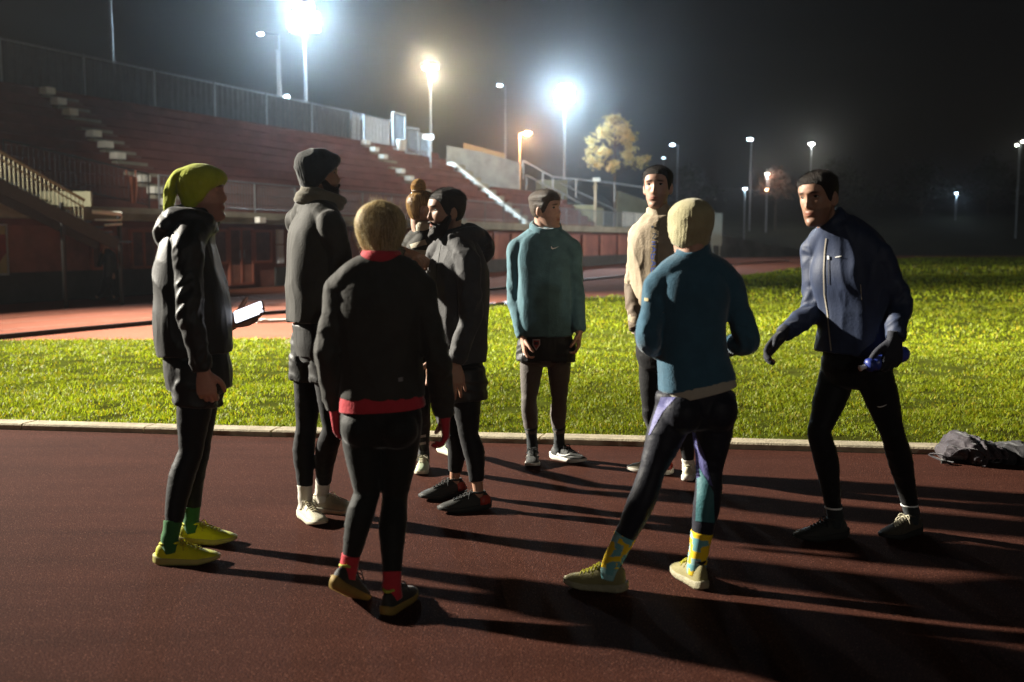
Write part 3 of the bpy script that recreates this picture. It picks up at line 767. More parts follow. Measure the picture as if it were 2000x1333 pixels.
# ================================================================ PEOPLE
HZ = np.array([-.116, -.112, -.104, -.09, -.075, -.06, -.045, -.03, -.01, .01, .03, .045, .06, .075, .09, .102, .111, .116, .1175])
HF = np.array([.055, .074, .084, .086, .084, .087, .087, .086, .084, .083, .086, .090, .089, .084, .072, .054, .032, .012, .0])
HB = np.array([.035, .010, -.012, -.025, -.036, -.048, -.060, -.072, -.084, -.092, -.098, -.101, -.101, -.097, -.087, -.073, -.053, -.034, -.022])
HW = np.array([.008, .026, .037, .045, .051, .056, .060, .064, .068, .071, .073, .0745, .074, .070, .061, .049, .032, .014, .002])
NU, NV = 96, 80
def head_shape(female=False):
    tt = (1-np.cos(np.linspace(0, math.pi, NV)))/2
    z = -.116+tt*(.1175+.116); z = z+.0*z
    fr, bk, hw = (np.interp(z, HZ, a) for a in (HF, HB, HW))
    for a in (fr, bk, hw):
        for _ in range(2): a[1:-1] = (a[:-2]+2*a[1:-1]+a[2:])/4
    if female: hw = hw*.96
    an = np.arange(NU)*2*math.pi/NU
    p = 2.25
    sx = np.sign(np.sin(an))*np.abs(np.sin(an))**(2/p); sy = np.sign(np.cos(an))*np.abs(np.cos(an))**(2/p)
    X = hw[:, None]*sx[None]; Yc = ((fr+bk)/2)[:, None]+((fr-bk)/2)[:, None]*sy[None]; Z = np.repeat(z[:, None], NU, 1)
    A = np.repeat(np.where(an > math.pi, an-2*math.pi, an)[None], NV, 0)
    frn = np.clip(Yc/.03, 0, 1)
    g = lambda x0, z0, rx, rz: np.exp(-((np.abs(X)-x0)/rx)**2-((Z-z0)/rz)**2)
    dy = np.zeros_like(X)
    k = 1.0 if not female else .85
    nose = np.interp(Z, [-.036, -.030, -.022, -.014, .012, .034, .046], [0, .006, .019, .023, .011, .004, 0])
    wid = np.interp(Z, [-.03, -.015, .02, .04], [.0092, .0088, .0068, .008])
    dy += k*nose*np.exp(-(np.abs(X)/wid)**2.4)
    dy += .006*g(.0135, -.020, .006, .008)
    dy -= .0095*g(.031, .021, .016, .0105)
    dy += .0045*k*g(.028, .041, .022, .008)
    dy += .004*g(.048, -.006, .016, .016)
    dy -= .004*g(.05, -.045, .016, .022)
    dy += .0055*g(.0, -.0475, .018, .0045)+.006*g(0, -.0585, .016, .005)-.003*g(0, -.053, .02, .002)
    dy -= .004*g(0, -.070, .018, .006)
    dy += .0065*g(0, -.092, .02, .013)
    Yc = Yc+dy*frn
    return np.stack([X, Yc, Z], -1), A
HEAD_M = head_shape(); HEAD_F = head_shape(True)
def sstep(a, b, x):
    t = np.clip((x-a)/(b-a), 0, 1); return t*t*(3-2*t)
HAIRLINE = ([0, 30, 48, 57, 63, 72, 84, 92, 104, 118, 180], [.079, .077, .066, .046, .022, .002, -.012, -.004, .0, -.04, -.062])
def shell(M, line, thick, seed=0, rough=.0016, fr=160., above=True, shape=None, female=False, hang=None, ramp=.014):
    """skin-hugging shell above (or below) a line given per azimuth"""
    P, A = HEAD_F if female else HEAD_M
    hz = np.interp(np.degrees(np.abs(A)), *line)
    m = (P[..., 2]-hz) if above else (hz-P[..., 2])
    c = V3(0, -.008, .02); n = P-c; n /= np.linalg.norm(n, axis=-1)[..., None]
    th = thick(P, A) if callable(thick) else thick
    t = th*sstep(-.001, ramp, m)
    t = t+rough*(vnoise(P*fr+seed)-.4)*sstep(.0, .01, m)+.0022-.009*sstep(.004, -.010, m)
    if shape is not None: t = t+shape(P, A, m)
    Q = P+n*t[..., None]
    keep = m > -.016
    if hang is not None: hang.append((c+(Q-c)*1.0, m, n))
    v = (Q.reshape(-1, 3))@M[0].T*M[2]+M[1]
    f = []
    for j in range(NV-1):
        for i in range(NU):
            i2 = (i+1) % NU
            if keep[j, i] and keep[j, i2] and keep[j+1, i] and keep[j+1, i2]: f.append((j*NU+i, j*NU+i2, (j+1)*NU+i2, (j+1)*NU+i))
    f.append(tuple(range((NV-1)*NU, NV*NU))) if keep[-1].all() else None
    used = sorted({i for q in f for i in q}); mp = {o: k for k, o in enumerate(used)}
    mb = MB(); mb.add(v[used], [tuple(mp[i] for i in q) for q in f]); return mb

def hand(mb, wrist, d, n, thumb, curl=.7, s=1., spread=.08, fat=1., tcurl=.5):
    d = nrm(d); lat = nrm(np.asarray(thumb, float)-d*np.dot(thumb, d)); n = np.asarray(n, float); n = nrm(n-d*np.dot(n, d)-lat*np.dot(n, lat))
    w = np.asarray(wrist, float)
    mb.tube([w-d*.035*s, w, w+d*.035*s, w+d*.075*s, w+d*.092*s], [(.027*s*fat, .021*s*fat), (.027*s*fat, .02*s*fat), (.036*s*fat, .017*s*fat), (.041*s*fat, .0145*s*fat), (.039*s*fat, .012*s*fat)], lat, sub=4, n=20, p=2.5, rnd=(0, .008*s))
    cs = curl if isinstance(curl, (list, tuple)) else [curl*.85, curl, curl*1.05, curl*1.1]
    for i, (lo, l, r, b) in enumerate(((.029, .074, .0092, .088), (.0097, .082, .0095, .092), (-.0097, .077, .009, .089), (-.0285, .061, .008, .082))):
        dd = nrm(d+lat*spread*(1.2, .35, -.45, -1.3)[i])
        p = w+d*b*s+lat*lo*s*fat; pts = [p-dd*.016*s, p]; a = 0
        for sg, ca in ((.45, .42), (.31, .85), (.24, .7)):
            a += cs[i]*ca
            p = p+(dd*math.cos(a)+n*math.sin(a))*l*sg*s; pts.append(p)
        rr = r*s*fat
        mb.tube(pts, [rr*1.02, rr*1.05, rr, rr*.9, rr*.74], lat, sub=4, n=12, rnd=(0, rr*.6))
    p = w+d*.022*s+lat*.022*s*fat+n*.006*s
    d0 = nrm(d*.62+lat*.72+n*.22); d1 = nrm(d0*(1-tcurl*.5)+d*tcurl*.75+n*tcurl*.45); d2 = nrm(d1+d*.2*tcurl+n*.35*tcurl-lat*.25*tcurl)
    mb.tube([p-d0*.012*s, p, p+d0*.044*s, p+d0*.044*s+d1*.032*s, p+d0*.044*s+d1*.032*s+d2*.025*s], [.015*s*fat, .0155*s*fat, .0115*s*fat, .0105*s*fat, .0078*s*fat], n, sub=4, n=12, rnd=(0, .005*s))

def sleeve_wr(seed, amp):
    def f(l, L, an):
        u = l/max(L, 1e-6)
        e = math.exp(-((u-.52)/.15)**2)+.8*math.exp(-((u-.97)/.15)**2)+.3+.4*math.exp(-((u-.1)/.12)**2)
        k = len(an)
        p = np.stack([l*24+.9*np.cos(an+seed), np.cos(an)*1.2+seed*3, np.sin(an)*1.2+np.full(k, seed*1.7)], 1)
        return amp*e*(ridge(p)-.3)
    return f
def folds(amp, seed, k=(9, 9, 3.6), fine=.25, drop=None):
    def f(v, n):
        q = v*np.array(k)+seed*7.3
        q[:, 2] += .8*vnoise(v*5+seed)+.35*v[:, 0]*k[0]
        r = ridge(q)-.35
        r2 = ridge(v*np.array(k)*2.3+seed*3.1)-.35
        d = amp*(r+fine*r2)
        return d
    return f
def lerp(a, b, t): return a+(b-a)*t

def combed_hair(ob, M, gridinfo, ms, seed, n=2600, w=.0009, lift=.0012, ln=14, mmin=-.002, only=None):
    r = np.random.default_rng(seed); Q, m, nn = gridinfo
    for k, mm in enumerate(ms):
        v = []; f = []
        for _ in range(n//len(ms)):
            j = r.integers(int(NV*.2), NV-4); i = r.uniform(0, NU)
            if m[j, int(i) % NU] < mmin: continue
            if only is not None and not only(j, int(i) % NU, r): continue
            L_ = int(min(ln*r.uniform(.5, 1.3), NV-2-j)); dr = r.normal(0, .12)
            if L_ < 3: continue
            pts = []
            for s_ in range(0, L_+1, 2):
                jj = j+s_; ii = i+dr*s_; a = int(math.floor(ii)); t = ii-a
                p = Q[jj, a % NU]*(1-t)+Q[jj, (a+1) % NU]*t; u = nn[jj, a % NU]
                pts.append((p+u*(lift*r.uniform(.2, 1.6)+.0016*math.sin(s_/L_*math.pi)), u))
            o = len(v)
            for q, (p, u) in enumerate(pts):
                d = nrm(pts[min(q+1, len(pts)-1)][0]-pts[max(q-1, 0)][0]); sd_ = np.cross(d, u)*w*(1-.7*q/len(pts))
                v += [p-sd_, p+sd_]
            f += [(o+2*q, o+2*q+1, o+2*q+3, o+2*q+2) for q in range(len(pts)-1)]
        mb = MB(); mb.add(np.array(v)@M[0].T*M[2]+M[1], f); build('hair_strands', mb, mm, ob)

def short_hair(ob, M, line, th, m, seed, n=4200, ln=.011):
    r = np.random.default_rng(int(seed*100)); P, A = HEAD_M; mb = MB(); v = []; f = []
    T = th(P, A) if callable(th) else np.full(A.shape, th)
    hz = np.interp(np.degrees(np.abs(A)), *line)
    j = r.integers(int(NV*.22), NV-2, n*3); i = r.integers(0, NU, n*3)
    k = 0
    for a, b in zip(j, i):
        m_ = P[a, b, 2]-hz[a, b]
        if m_ < r.uniform(-.004, .006): continue
        p = P[a, b]+r.normal(0, .0015, 3); nn = nrm(p-V3(0, -.008, .02))
        t = T[a, b]*sstep(-.001, .05, m_)
        fl = V3(0, .55, -.25) if p[1] > 0 else V3(0, -.2, -.7)
        d = nrm(nn*.75+fl*.6+r.normal(0, .3, 3)); w_ = nrm(np.cross(d, r.normal(0, 1, 3)))*.0008
        q = p+nn*(t-.002); l = ln*r.uniform(.5, 1.2)*(.55+.6*sstep(.03, .08, p[2]))
        o = len(v); v += [q-w_, q+w_, q+d*l*.6+w_*.7, q+d*l*.6-w_*.7, q+d*l+fl*.002]; f += [(o, o+1, o+2, o+3), (o+3, o+2, o+4)]
        k += 1
        if k >= n: break
    mb.add(np.array(v)@M[0].T*M[2]+M[1], f); build('hair_strands', mb, m, ob)

class Shoe:
    L = .285
    def __init__(s, heel_px, toe_px, lift=0., L=.285, roll=0.):
        h, t = G(*heel_px), G(*toe_px); s.L = L
        d = nrm(t-h); mid = (h+t)/2; s.h = mid-d*L/2
        s.d = d; s.lat = V3(d[1], -d[0], 0)
        c, sn = math.cos(lift), math.sin(lift)
        s.lift = lift; s.tip = s.h+d*L*.80
        s.dx = d*c-UP*sn; s.uz = UP*c+d*sn
    def T(s, x, y, z):
        if s.lift: return s.tip+s.dx*(x-s.L*.80)+s.lat*y+s.uz*z
        return s.h+s.d*x+s.lat*y+UP*z
    @property
    def ankle(s): return s.T(.065, 0, .105)
def make_shoe(sh, root, upper, sole, lace=None, heel=None, high=0., swoosh=None, thick=1., collar=None):
    L = sh.L; k = L/.285
    xs = np.array([0, .012, .035, .065, .095, .125, .16, .195, .225, .25, .27, .281, .285])*k
    hw = np.array([.018, .027, .0335, .035, .036, .0385, .043, .047, .047, .042, .032, .02, .006])*k
    top = np.array([.07, .088, .096, .095, .098, .092, .080, .068, .060, .054, .047, .040, .030])
    top = top+np.interp(xs, [0, .03, .1, .14], [high*.8, high, high, 0])
    zb = .022*thick
    mb = MB(); rings = []; an = np.arange(28)*2*math.pi/28
    for x, w, t in zip(xs, hw, top):
        ts = np.interp(x, [0, .17, .285], [.0, .0, .012])
        ring = []
        for a in an:
            sa, ca = math.sin(a), math.cos(a)
            if sa >= 0: yy = w*np.sign(ca)*abs(ca)**.75*(1-.22*sa**2); zz = (zb+ts)+(t-zb-ts)*abs(sa)**.8
            else: yy = w*np.sign(ca)*abs(ca)**.55; zz = zb+ts-.010*abs(sa)
            ring.append(sh.T(x, yy, zz))
        rings.append(ring)
    mb.grid(rings, True)
    so = build('shoe', mb, upper, root, smooth=True)
    m = so.modifiers.new('s', 'SUBSURF'); m.levels = 1; m.render_levels = 1
    # sole: closed slab with a toe spring and a slightly flared edge
    mb = MB(); rings = []
    xs2 = np.concatenate([[-.010], xs[1:-2], [.288*k]]); hw2 = np.concatenate([[.016], hw[1:-2]+.0045, [.018]])
    for x, w in zip(xs2, hw2):
        ts = np.interp(x, [-.01, .02, .19, .29], [.012, 0, .0, .022]); th = np.interp(x, [0, .12, .22, .29], [.036, .030, .026, .016])*thick
        rings.append([sh.T(x, y_*w, ts+z_*th) for y_, z_ in ((-.9, 0), (-1, .25), (-1.0, .8), (-.93, 1.), (.93, 1.), (1.0, .8), (1, .25), (.9, 0))])
    mb.grid(rings, True); o = build('sole', mb, sole, so, smooth=False)
    o.data.polygons.foreach_set('use_smooth', [True]*len(o.data.polygons))
    # collar rim
    mb = MB(); col = []
    for a in np.arange(16)*2*math.pi/16:
        x = .065+.042*math.cos(a); zt = np.interp(x, xs/k, top)+.002
        col.append(sh.T(x*k, .029*math.sin(a)*k, zt))
    cc = np.array(col+[col[0]]); mb.tube(cc, [.0062]*17, UP, sub=2, n=8); build('collar', mb, collar or upper, so, smooth=True)
    if lace is not None:
        mb = MB()
        for i in range(5):
            x = (.118+.018*i)*k; zt = np.interp(x, xs, top)+.0035; w = .022-.001*i
            mb.tube([sh.T(x, -w, zt-.008), sh.T(x+.006, 0, zt+.001), sh.T(x, w, zt-.008)], [.0032]*3, UP, sub=4, n=6)
            mb.tube([sh.T(x, w, zt-.007), sh.T(x+.01, 0, zt+.002), sh.T(x+.017, -w, zt-.014)], [.0028]*3, UP, sub=4, n=6)
        for sgn in (-1, 1):
            mb.tube([sh.T(.112, 0, .1), sh.T(.12, .022*sgn, .108), sh.T(.128, .034*sgn, .092), sh.T(.12, .02*sgn, .093), sh.T(.112, 0, .1)], [.0026]*5, UP, sub=4, n=6)
            mb.tube([sh.T(.112, 0, .1), sh.T(.13, .03*sgn, .09), sh.T(.135, .043*sgn, .07)], [.0026]*3, UP, sub=4, n=6)
        build('lace', mb, lace, so, smooth=True)
    if heel is not None:
        mb = MB(); rr = []
        for x, w, t in zip(xs[:4], hw[:4], top[:4]):
            rr.append([sh.T(x-.0025, (w+.003)*math.cos(a), zb+.006+(t*.86-zb)*abs(math.sin(a))**.8) for a in np.linspace(0, math.pi, 15)])
        mb.grid(rr, True); build('heel_counter', mb, heel, so, smooth=True)
    if swoosh is not None:
        for sgn in (-1, 1):
            o1 = [(.07, .040), (.10, .034), (.14, .040), (.20, .066), (.145, .049), (.11, .046), (.088, .05), (.082, .062)]
            mb = MB(); pts = []
            for x, z in o1:
                w = np.interp(x*k, xs, hw)*(1-.22*min(1, max(0, (z-zb)/.08))**2)
                pts.append((x*k, z, w))
            a_ = [sh.T(x, sgn*(w+.0035), z) for x, z, w in pts]; b_ = [sh.T(x, sgn*(w-.004), z) for x, z, w in pts]
            mb.grid([a_, b_] if sgn > 0 else [b_, a_], True); build('shoe_emblem', mb, swoosh, so)
    return so

SKIN = {}
def skin(key, col):
    return mat('skin_'+key, col, rough=.5, var=.12, vs=60, bump=.12, bs=300, spec=.35, sss=.12, attr='tint')
M_EYE = None
def figure(label, Y, f, head, torso, arms, legs, sk, lw=1., aw=1., jacket=None, jfold=.007, jwr=.2, leg_mat=None, leg_end=.93,
           sock=None, shorts=None, hair=None, hat=None, hood=0., collar=.05, female=False, hands=None, gloves=(None, None), eyes=True, beard=None,
           stub=0., brow=1., seed=1, jv=.007, lfold=.003, neckr=.055, collar_mat=None, shoulder=.066, yoke=True, lips=True, ears=True, butt=0., group='runners in the group on the near track', hem=None):
    R = {}
    f = nrm(V3(f[0], f[1], 0)); lat = V3(f[1], -f[0], 0)         # lat = the person's right
    Pj = lambda q: q if isinstance(q, np.ndarray) else W(q[0], q[1], Y+(q[2] if len(q) > 2 else 0))
    shoes = [l[2] for l in legs]
    loc = (shoes[0].T(.1, 0, 0)+shoes[1].T(.1, 0, 0))/2; loc[2] = 0
    root = empty('person', loc, label, 'person', group); R['root'] = root; R['f'] = f; R['lat'] = lat
    hp = Pj(head[:3]); hf = nrm(V3(head[3][0], head[3][1], 0)); pit, rol, hs = math.radians(head[4]), math.radians(head[5]), head[6]
    fw = hf*math.cos(pit)+UP*math.sin(pit); rt = nrm(np.cross(fw, UP)); up = np.cross(rt, fw)
    rt2 = rt*math.cos(rol)+up*math.sin(rol); up = np.cross(rt2, fw); rt = rt2
    HM = (np.array([rt, fw, up]).T, hp, hs); R['HM'] = HM
    H = lambda x, y, z: hp+(rt*x+fw*y+up*z)*hs
    R['H'] = H
    GRID, AZ = HEAD_F if female else HEAD_M
    ts = [(Pj(t[:3]) if len(t) > 4 else W(t[0], t[1], Y)) for t in torso]
    tr = [(t[-2], t[-1]) for t in torso]
    neck = ts[-1]
    # ---------- body: one continuous surface
    b = MB()
    g0 = GRID.reshape(-1, 3); g = g0@HM[0].T*hs+hp
    b.grid(g.reshape(NV, NU, 3), True)
    for sgn in ((-1, 1) if ears else ()):
        Re = HM[0]@np.array(Matrix.Rotation(sgn*.35, 3, 'Z'))@np.array(Matrix.Rotation(-.12, 3, 'X'))
        b.ball(H(sgn*.076, -.012, .002), (.0095*hs, .019*hs, .033*hs), 14, R=Re)
        b.ball(H(sgn*.074, -.006, -.024), (.008*hs, .010*hs, .012*hs), 10, R=Re)
    b.tube([H(0, -.028, -.02), H(0, -.026, -.07), lerp(H(0, -.03, -.10), neck, .45), neck-UP*.06], [neckr*hs*.98, neckr*hs*.95, neckr, neckr*.9], lat, n=28)
    b.tube([t for t in ts[1:]], [(a*.78, c*.78) for a, c in tr[1:]], lat, n=32, p=2.1, rnd=(.03, 0))
    A3 = []
    for i, ar in enumerate(arms):
        p = [Pj(q) for q in ar]; A3.append(p)
        b.tube([lerp(p[0], neck, .25), p[0], lerp(p[0], p[1], .45), p[1], lerp(p[1], p[2], .35), lerp(p[1], p[2], .75), p[2]], [.05*aw, .052*aw, .047*aw, .040*aw, .041*aw, .032*aw, .026*aw], lat, n=20, rnd=(.03, .01))
        if hands and hands[i]:
            h = hands[i]; hand(b, p[2], h[0], h[1], h[2], *h[3:])
    if yoke: b.tube([A3[0][0], lerp(A3[0][0], neck, .55)+UP*.012, neck-UP*.02, lerp(A3[1][0], neck, .55)+UP*.012, A3[1][0]], [.05*aw, .056, .058, .056, .05*aw], f, n=20, rnd=(.03, .03))
    L3 = []
    pel = lerp(ts[0], ts[1], .1)
    for i, lg in enumerate(legs):
        hip, kn = Pj(lg[0]), Pj(lg[1]); an = shoes[i].ankle; kf = shoes[i].d
        bk = -nrm(f+kf)
        L3.append((hip, kn, an, bk))
        b.tube([hip+UP*.05, hip, lerp(hip, kn, .5), kn, lerp(kn, an, .3)+bk*.012, lerp(kn, an, .65)+bk*.006, an, an-UP*.05], [r*lw for r in (.066, .066, .056, .040, .043, .034, .029, .029)], lat, n=20, rnd=(.03, .01))
        b.ball(shoes[i].T(.12, 0, .04), (.03, .03, .02), 10)
    me = remesh(b, .0045, 1)
    v = get_co(me); q = ((v-hp)@HM[0])/hs
    tint = np.ones((len(v), 4))
    fr = sstep(.02, .05, q[:, 1])*(np.linalg.norm(q, axis=1) < .16)
    ax = np.abs(q[:, 0])
    def paint(mask, c):
        m = np.clip(mask, 0, 1)[:, None]; tint[:, :3] = tint[:, :3]*(1-m)+np.array(c)*m*1.0
    if stub: paint(stub*sstep(-.028, -.042, q[:, 2])*(np.linalg.norm(q, axis=1) < .17)*sstep(-.03, .0, q[:, 1])*sstep(-.125, -.112, q[:, 2]), (.32, .26, .24))
    if lips: paint(.75*fr*np.exp(-(ax/.021)**4)*np.exp(-((q[:, 2]+.053)/.0085)**2), (.95, .5, .48))
    paint(.55*fr*np.exp(-(ax/.019)**4)*np.exp(-((q[:, 2]+.0535)/.0022)**2), (.25, .1, .1))
    paint(brow*1.0*fr*np.exp(-((ax-.031)/.019)**4)*np.exp(-((q[:, 2]-.0405+.12*(ax-.03))/.0056)**2), (.06, .045, .035))
    paint(.35*fr*np.exp(-((ax-.012)/.006)**2-((q[:, 2]+.029)/.003)**2), (.3, .15, .12))
    ca = me.color_attributes.new('tint', 'FLOAT_COLOR', 'POINT'); ca.data.foreach_set('color', tint.astype(np.float32).ravel())
    R['body'] = build('body', None, sk, root, me=me)
    if eyes:
        lash = mat('lash_dark', (.012, .008, .006), rough=.6)
        for sgn in (-1, 1):
            k = np.argmin(np.abs(g0[:, 0]-sgn*.031)+np.abs(g0[:, 2]-.0205)+np.where(g0[:, 1] < 0, 9, 0)); ey = g0[k, 1]
            ya = sgn*.28; ex = V3(math.cos(ya), -math.sin(ya), 0); en = V3(math.sin(ya), math.cos(ya), 0)
            mb = MB(); EB = HM[0]@np.array([ex, en, UP]).T; c = H(sgn*.031, ey-.0022, .0205)
            mb.ball(c, (.0135*hs, .0062*hs, .0060*hs), 24, R=EB)
            vv = mb.verts(); lx = (vv-c)@(HM[0]@ex)/hs
            mb.mi = [1 if abs(np.mean(lx[list(fc)])) < .0056 else 0 for fc in mb.f]
            eo = build('eye', mb, [mat('eye_white', (.50, .46, .42), rough=.25, var=.05), mat('iris_brown', (.02, .012, .008), rough=.15)], root, smooth=True)
            mb = MB(); Q = lambda x, z, o: c+EB@V3(x, o, z)*hs
            mb.tube([Q(-.0135, -.001, .0025), Q(-.007, .0042, .0052), Q(.0, .0058, .0056), Q(.007, .0042, .0052), Q(.0135, -.001, .0025)], [.0010*hs, .0018*hs, .0020*hs, .0018*hs, .0010*hs], UP, sub=4, n=8)
            build('eyelash', mb, lash, eo, smooth=True)
    # ---------- upper garment
    if jacket is not None:
        j = MB()
        j.tube(ts, tr, lat, sub=10, n=48, p=2.35, rnd=(.0, .0))
        for i, p in enumerate(A3):
            k = aw; j.tube([lerp(p[0], neck, .3), p[0], lerp(p[0], p[1], .4), p[1], lerp(p[1], p[2], .4), lerp(p[1], p[2], .8), lerp(p[1], p[2], .97)],
                   [shoulder*.95*k, shoulder*k, .058*k, .053*k, .050*k, .044*k, .038*k], lat, sub=12, n=30, rnd=(.03, 0), wr=sleeve_wr(seed+i*.37, jwr))
        j.tube([A3[0][0], lerp(A3[0][0], neck, .5)+UP*.014, neck-UP*.015, lerp(A3[1][0], neck, .5)+UP*.014, A3[1][0]], [(shoulder*.95, shoulder), (.075, .064), (.078, .055), (.075, .064), (shoulder*.95, shoulder)], f, n=28, rnd=(.03, .03))
        if collar:
            nd = nrm(lerp(H(0, -.02, -.05), neck, .0)-neck)
            j.tube([neck-nd*.06, neck, neck+nd*collar], [(.085, .085), (.073, .073), (.068, .07)], lat, n=32)
        if hood:
            o = neck
            Hd = lambda x, y, z: o+lat*x*hood+f*y*hood+UP*z*hood
            j.tube([Hd(-.075, .05, -.01), Hd(-.11, -.02, .012), Hd(-.085, -.09, .01), Hd(0, -.125, -.005), Hd(.085, -.09, .01), Hd(.11, -.02, .012), Hd(.075, .05, -.01)], [.03*hood, .036*hood, .042*hood, .046*hood, .042*hood, .036*hood, .03*hood], UP, n=16, rnd=(.02, .02), wr=sleeve_wr(seed+.9, .25))
            j.tube([Hd(0, -.06, .02), Hd(0, -.13, -.02), Hd(0, -.165, -.075), Hd(0, -.15, -.13)], [(.10*hood, .05*hood), (.12*hood, .055*hood), (.105*hood, .045*hood), (.05*hood, .025*hood)], lat, n=24, rnd=(.02, .02), wr=sleeve_wr(seed+.5, .3))
        me = remesh(j, jv, 2)
        displace(me, folds(jfold, seed))
        R['jacket'] = build('jacket', None, jacket, root, me=me)
    # ---------- legs
    if leg_mat is not None:
        l = MB(); HR = [r*lw for r in (.084, .086, .078, .060, .0545, .058, .046, .037)]
        for hip, kn, an, bk in L3:
            e = lerp(kn, an, leg_end)
            kp = [hip+UP*.06, hip, lerp(hip, kn, .45), lerp(hip, kn, .82), kn, lerp(kn, an, .30)+bk*.014, lerp(kn, an, .64)+bk*.007, e]
            rr = HR[:7]+[np.interp(leg_end, [.6, .8, 1.], [.047, .040, .0345])*lw]
            l.tube(kp, rr, lat, sub=8, n=30, rnd=(.04, 0))
        hc = (L3[0][0]+L3[1][0])/2
        l.tube([hc-UP*.05, hc+UP*.02, lerp(hc, ts[1], .5), ts[1]], [(tr[0][0]*.8, tr[0][1]*.75), (tr[0][0]*.92, tr[0][1]*.86), (tr[0][0]*.85, tr[0][1]*.8), (tr[1][0]*.8, tr[1][1]*.8)], lat, n=36, p=2.2, rnd=(.04, 0))
        if butt:
            for sgn in (-1, 1): l.ball(hc+lat*sgn*.078*butt-f*.045*butt-UP*.0, (.088*butt, .088*butt, .095*butt), 20)
        me = remesh(l, .0062, 5)
        displace(me, folds(lfold, seed+2, k=(12, 12, 22), fine=.3))
        R['legs'] = build('leggings', None, leg_mat, root, me=me)
    if shorts is not None:
        sm, ln, wid = shorts
        l = MB()
        for hip, kn, an, bk in L3:
            l.tube([hip+UP*.07, hip, lerp(hip, kn, ln*.55), lerp(hip, kn, ln)], [.1*wid, .105*wid, .104*wid, .100*wid], lat, sub=10, n=36, rnd=(.03, 0), wr=sleeve_wr(seed+1.9, .12))
        hc = (L3[0][0]+L3[1][0])/2
        l.tube([hc-UP*.04, hc+UP*.03, lerp(hc, ts[1], .5)], [(tr[0][0]*.86*wid, tr[0][1]*.86*wid), (tr[0][0]*.93, tr[0][1]*.9), (tr[0][0]*.88, tr[0][1]*.86)], lat, n=36, p=2.3)
        me = remesh(l, .007, 2); displace(me, folds(.007, seed+5, k=(13, 13, 4)))
        R['shorts'] = build('shorts', None, sm, root, me=me)
    if sock is not None:
        sm, top = sock
        for i, (hip, kn, an, bk) in enumerate(L3):
            l = MB(); a = lerp(kn, an, top)
            l.tube([a+bk*.005, lerp(a, an, .5)+bk*.002, an, an-(UP if not shoes[i].lift else shoes[i].uz)*.05+shoes[i].dx*.01], [np.interp(top, [.5, .8, 1], [.052, .0405, .036])*lw, .0385*lw, .0375, .0375], lat, sub=8, n=24, wr=sleeve_wr(seed+i+.2, .08))
            R['sock%d' % i] = build('sock', l, sm, root, smooth=True)
    for i in (0, 1):
        if gloves[i] is not None:
            l = MB(); h = hands[i]; hh = list(h[3:])+[.7, 1., .08, 1., .5][len(h[3:]):]
            hand(l, A3[i][2], h[0], h[1], h[2], hh[0], hh[1]*1.03, hh[2], 1.2, hh[4])
            me = remesh(l, .005, 1); R['glove%d' % i] = build('glove', None, gloves[i], root, me=me)
    if hair is not None:
        hm, th, line = hair
        gi = []; R['hair'] = build('hair', shell(HM, line or HAIRLINE, th, seed, female=female, hang=gi, rough=.0028, fr=150, ramp=.05 if not female else .02), hm, root, smooth=True)
        R['hairgrid'] = gi[0]
        if not female: short_hair(R['hair'], HM, line or HAIRLINE, th, hm, seed)
    if beard is not None:
        bm, th = beard
        mb = shell(HM, ([0, 16, 24, 40, 62, 78, 88, 96, 100, 180], [-.066, -.064, -.046, -.05, -.038, -.012, .0, .0, -.3, -.3]), th, seed, above=False, rough=.003, fr=170)
        build('beard', mb, bm, root, smooth=True)
        mb = MB(); mb.tube([H(-.026, .082, -.056), H(-.014, .0925, -.041), H(0, .0945, -.0385), H(.014, .0925, -.041), H(.026, .082, -.056)], [.004*hs, .006*hs, .0055*hs, .006*hs, .004*hs], UP, n=10, rnd=(.003, .003))
        build('moustache', mb, bm, root, smooth=True)
    R['L3'] = L3; R['A3'] = A3; R['ts'] = ts; R['neck'] = neck; R['shoes'] = shoes
    return R
HATLINE = ([0, 30, 60, 90, 120, 180], [.052, .048, .022, -.012, -.035, -.045])
def beanie(R, m, line=HATLINE, thick=.011, slouch=.012, brim=.005, seed=0, female=False, wr=.003):
    def shp(P, A, k):
        s = sstep(.03, .11, P[..., 2])*slouch
        s = s+brim*np.exp(-((k-.022)/.02)**4)
        s = s+.0016*np.cos(A*34)*sstep(.112, .06, P[..., 2])
        s = s+wr*(ridge(P*np.array([22, 22, 30])+seed)-.3)
        return s
    return build('beanie', shell(R['HM'], line, thick, seed, rough=.001, fr=90, shape=shp, female=female), m, R['root'], smooth=True)

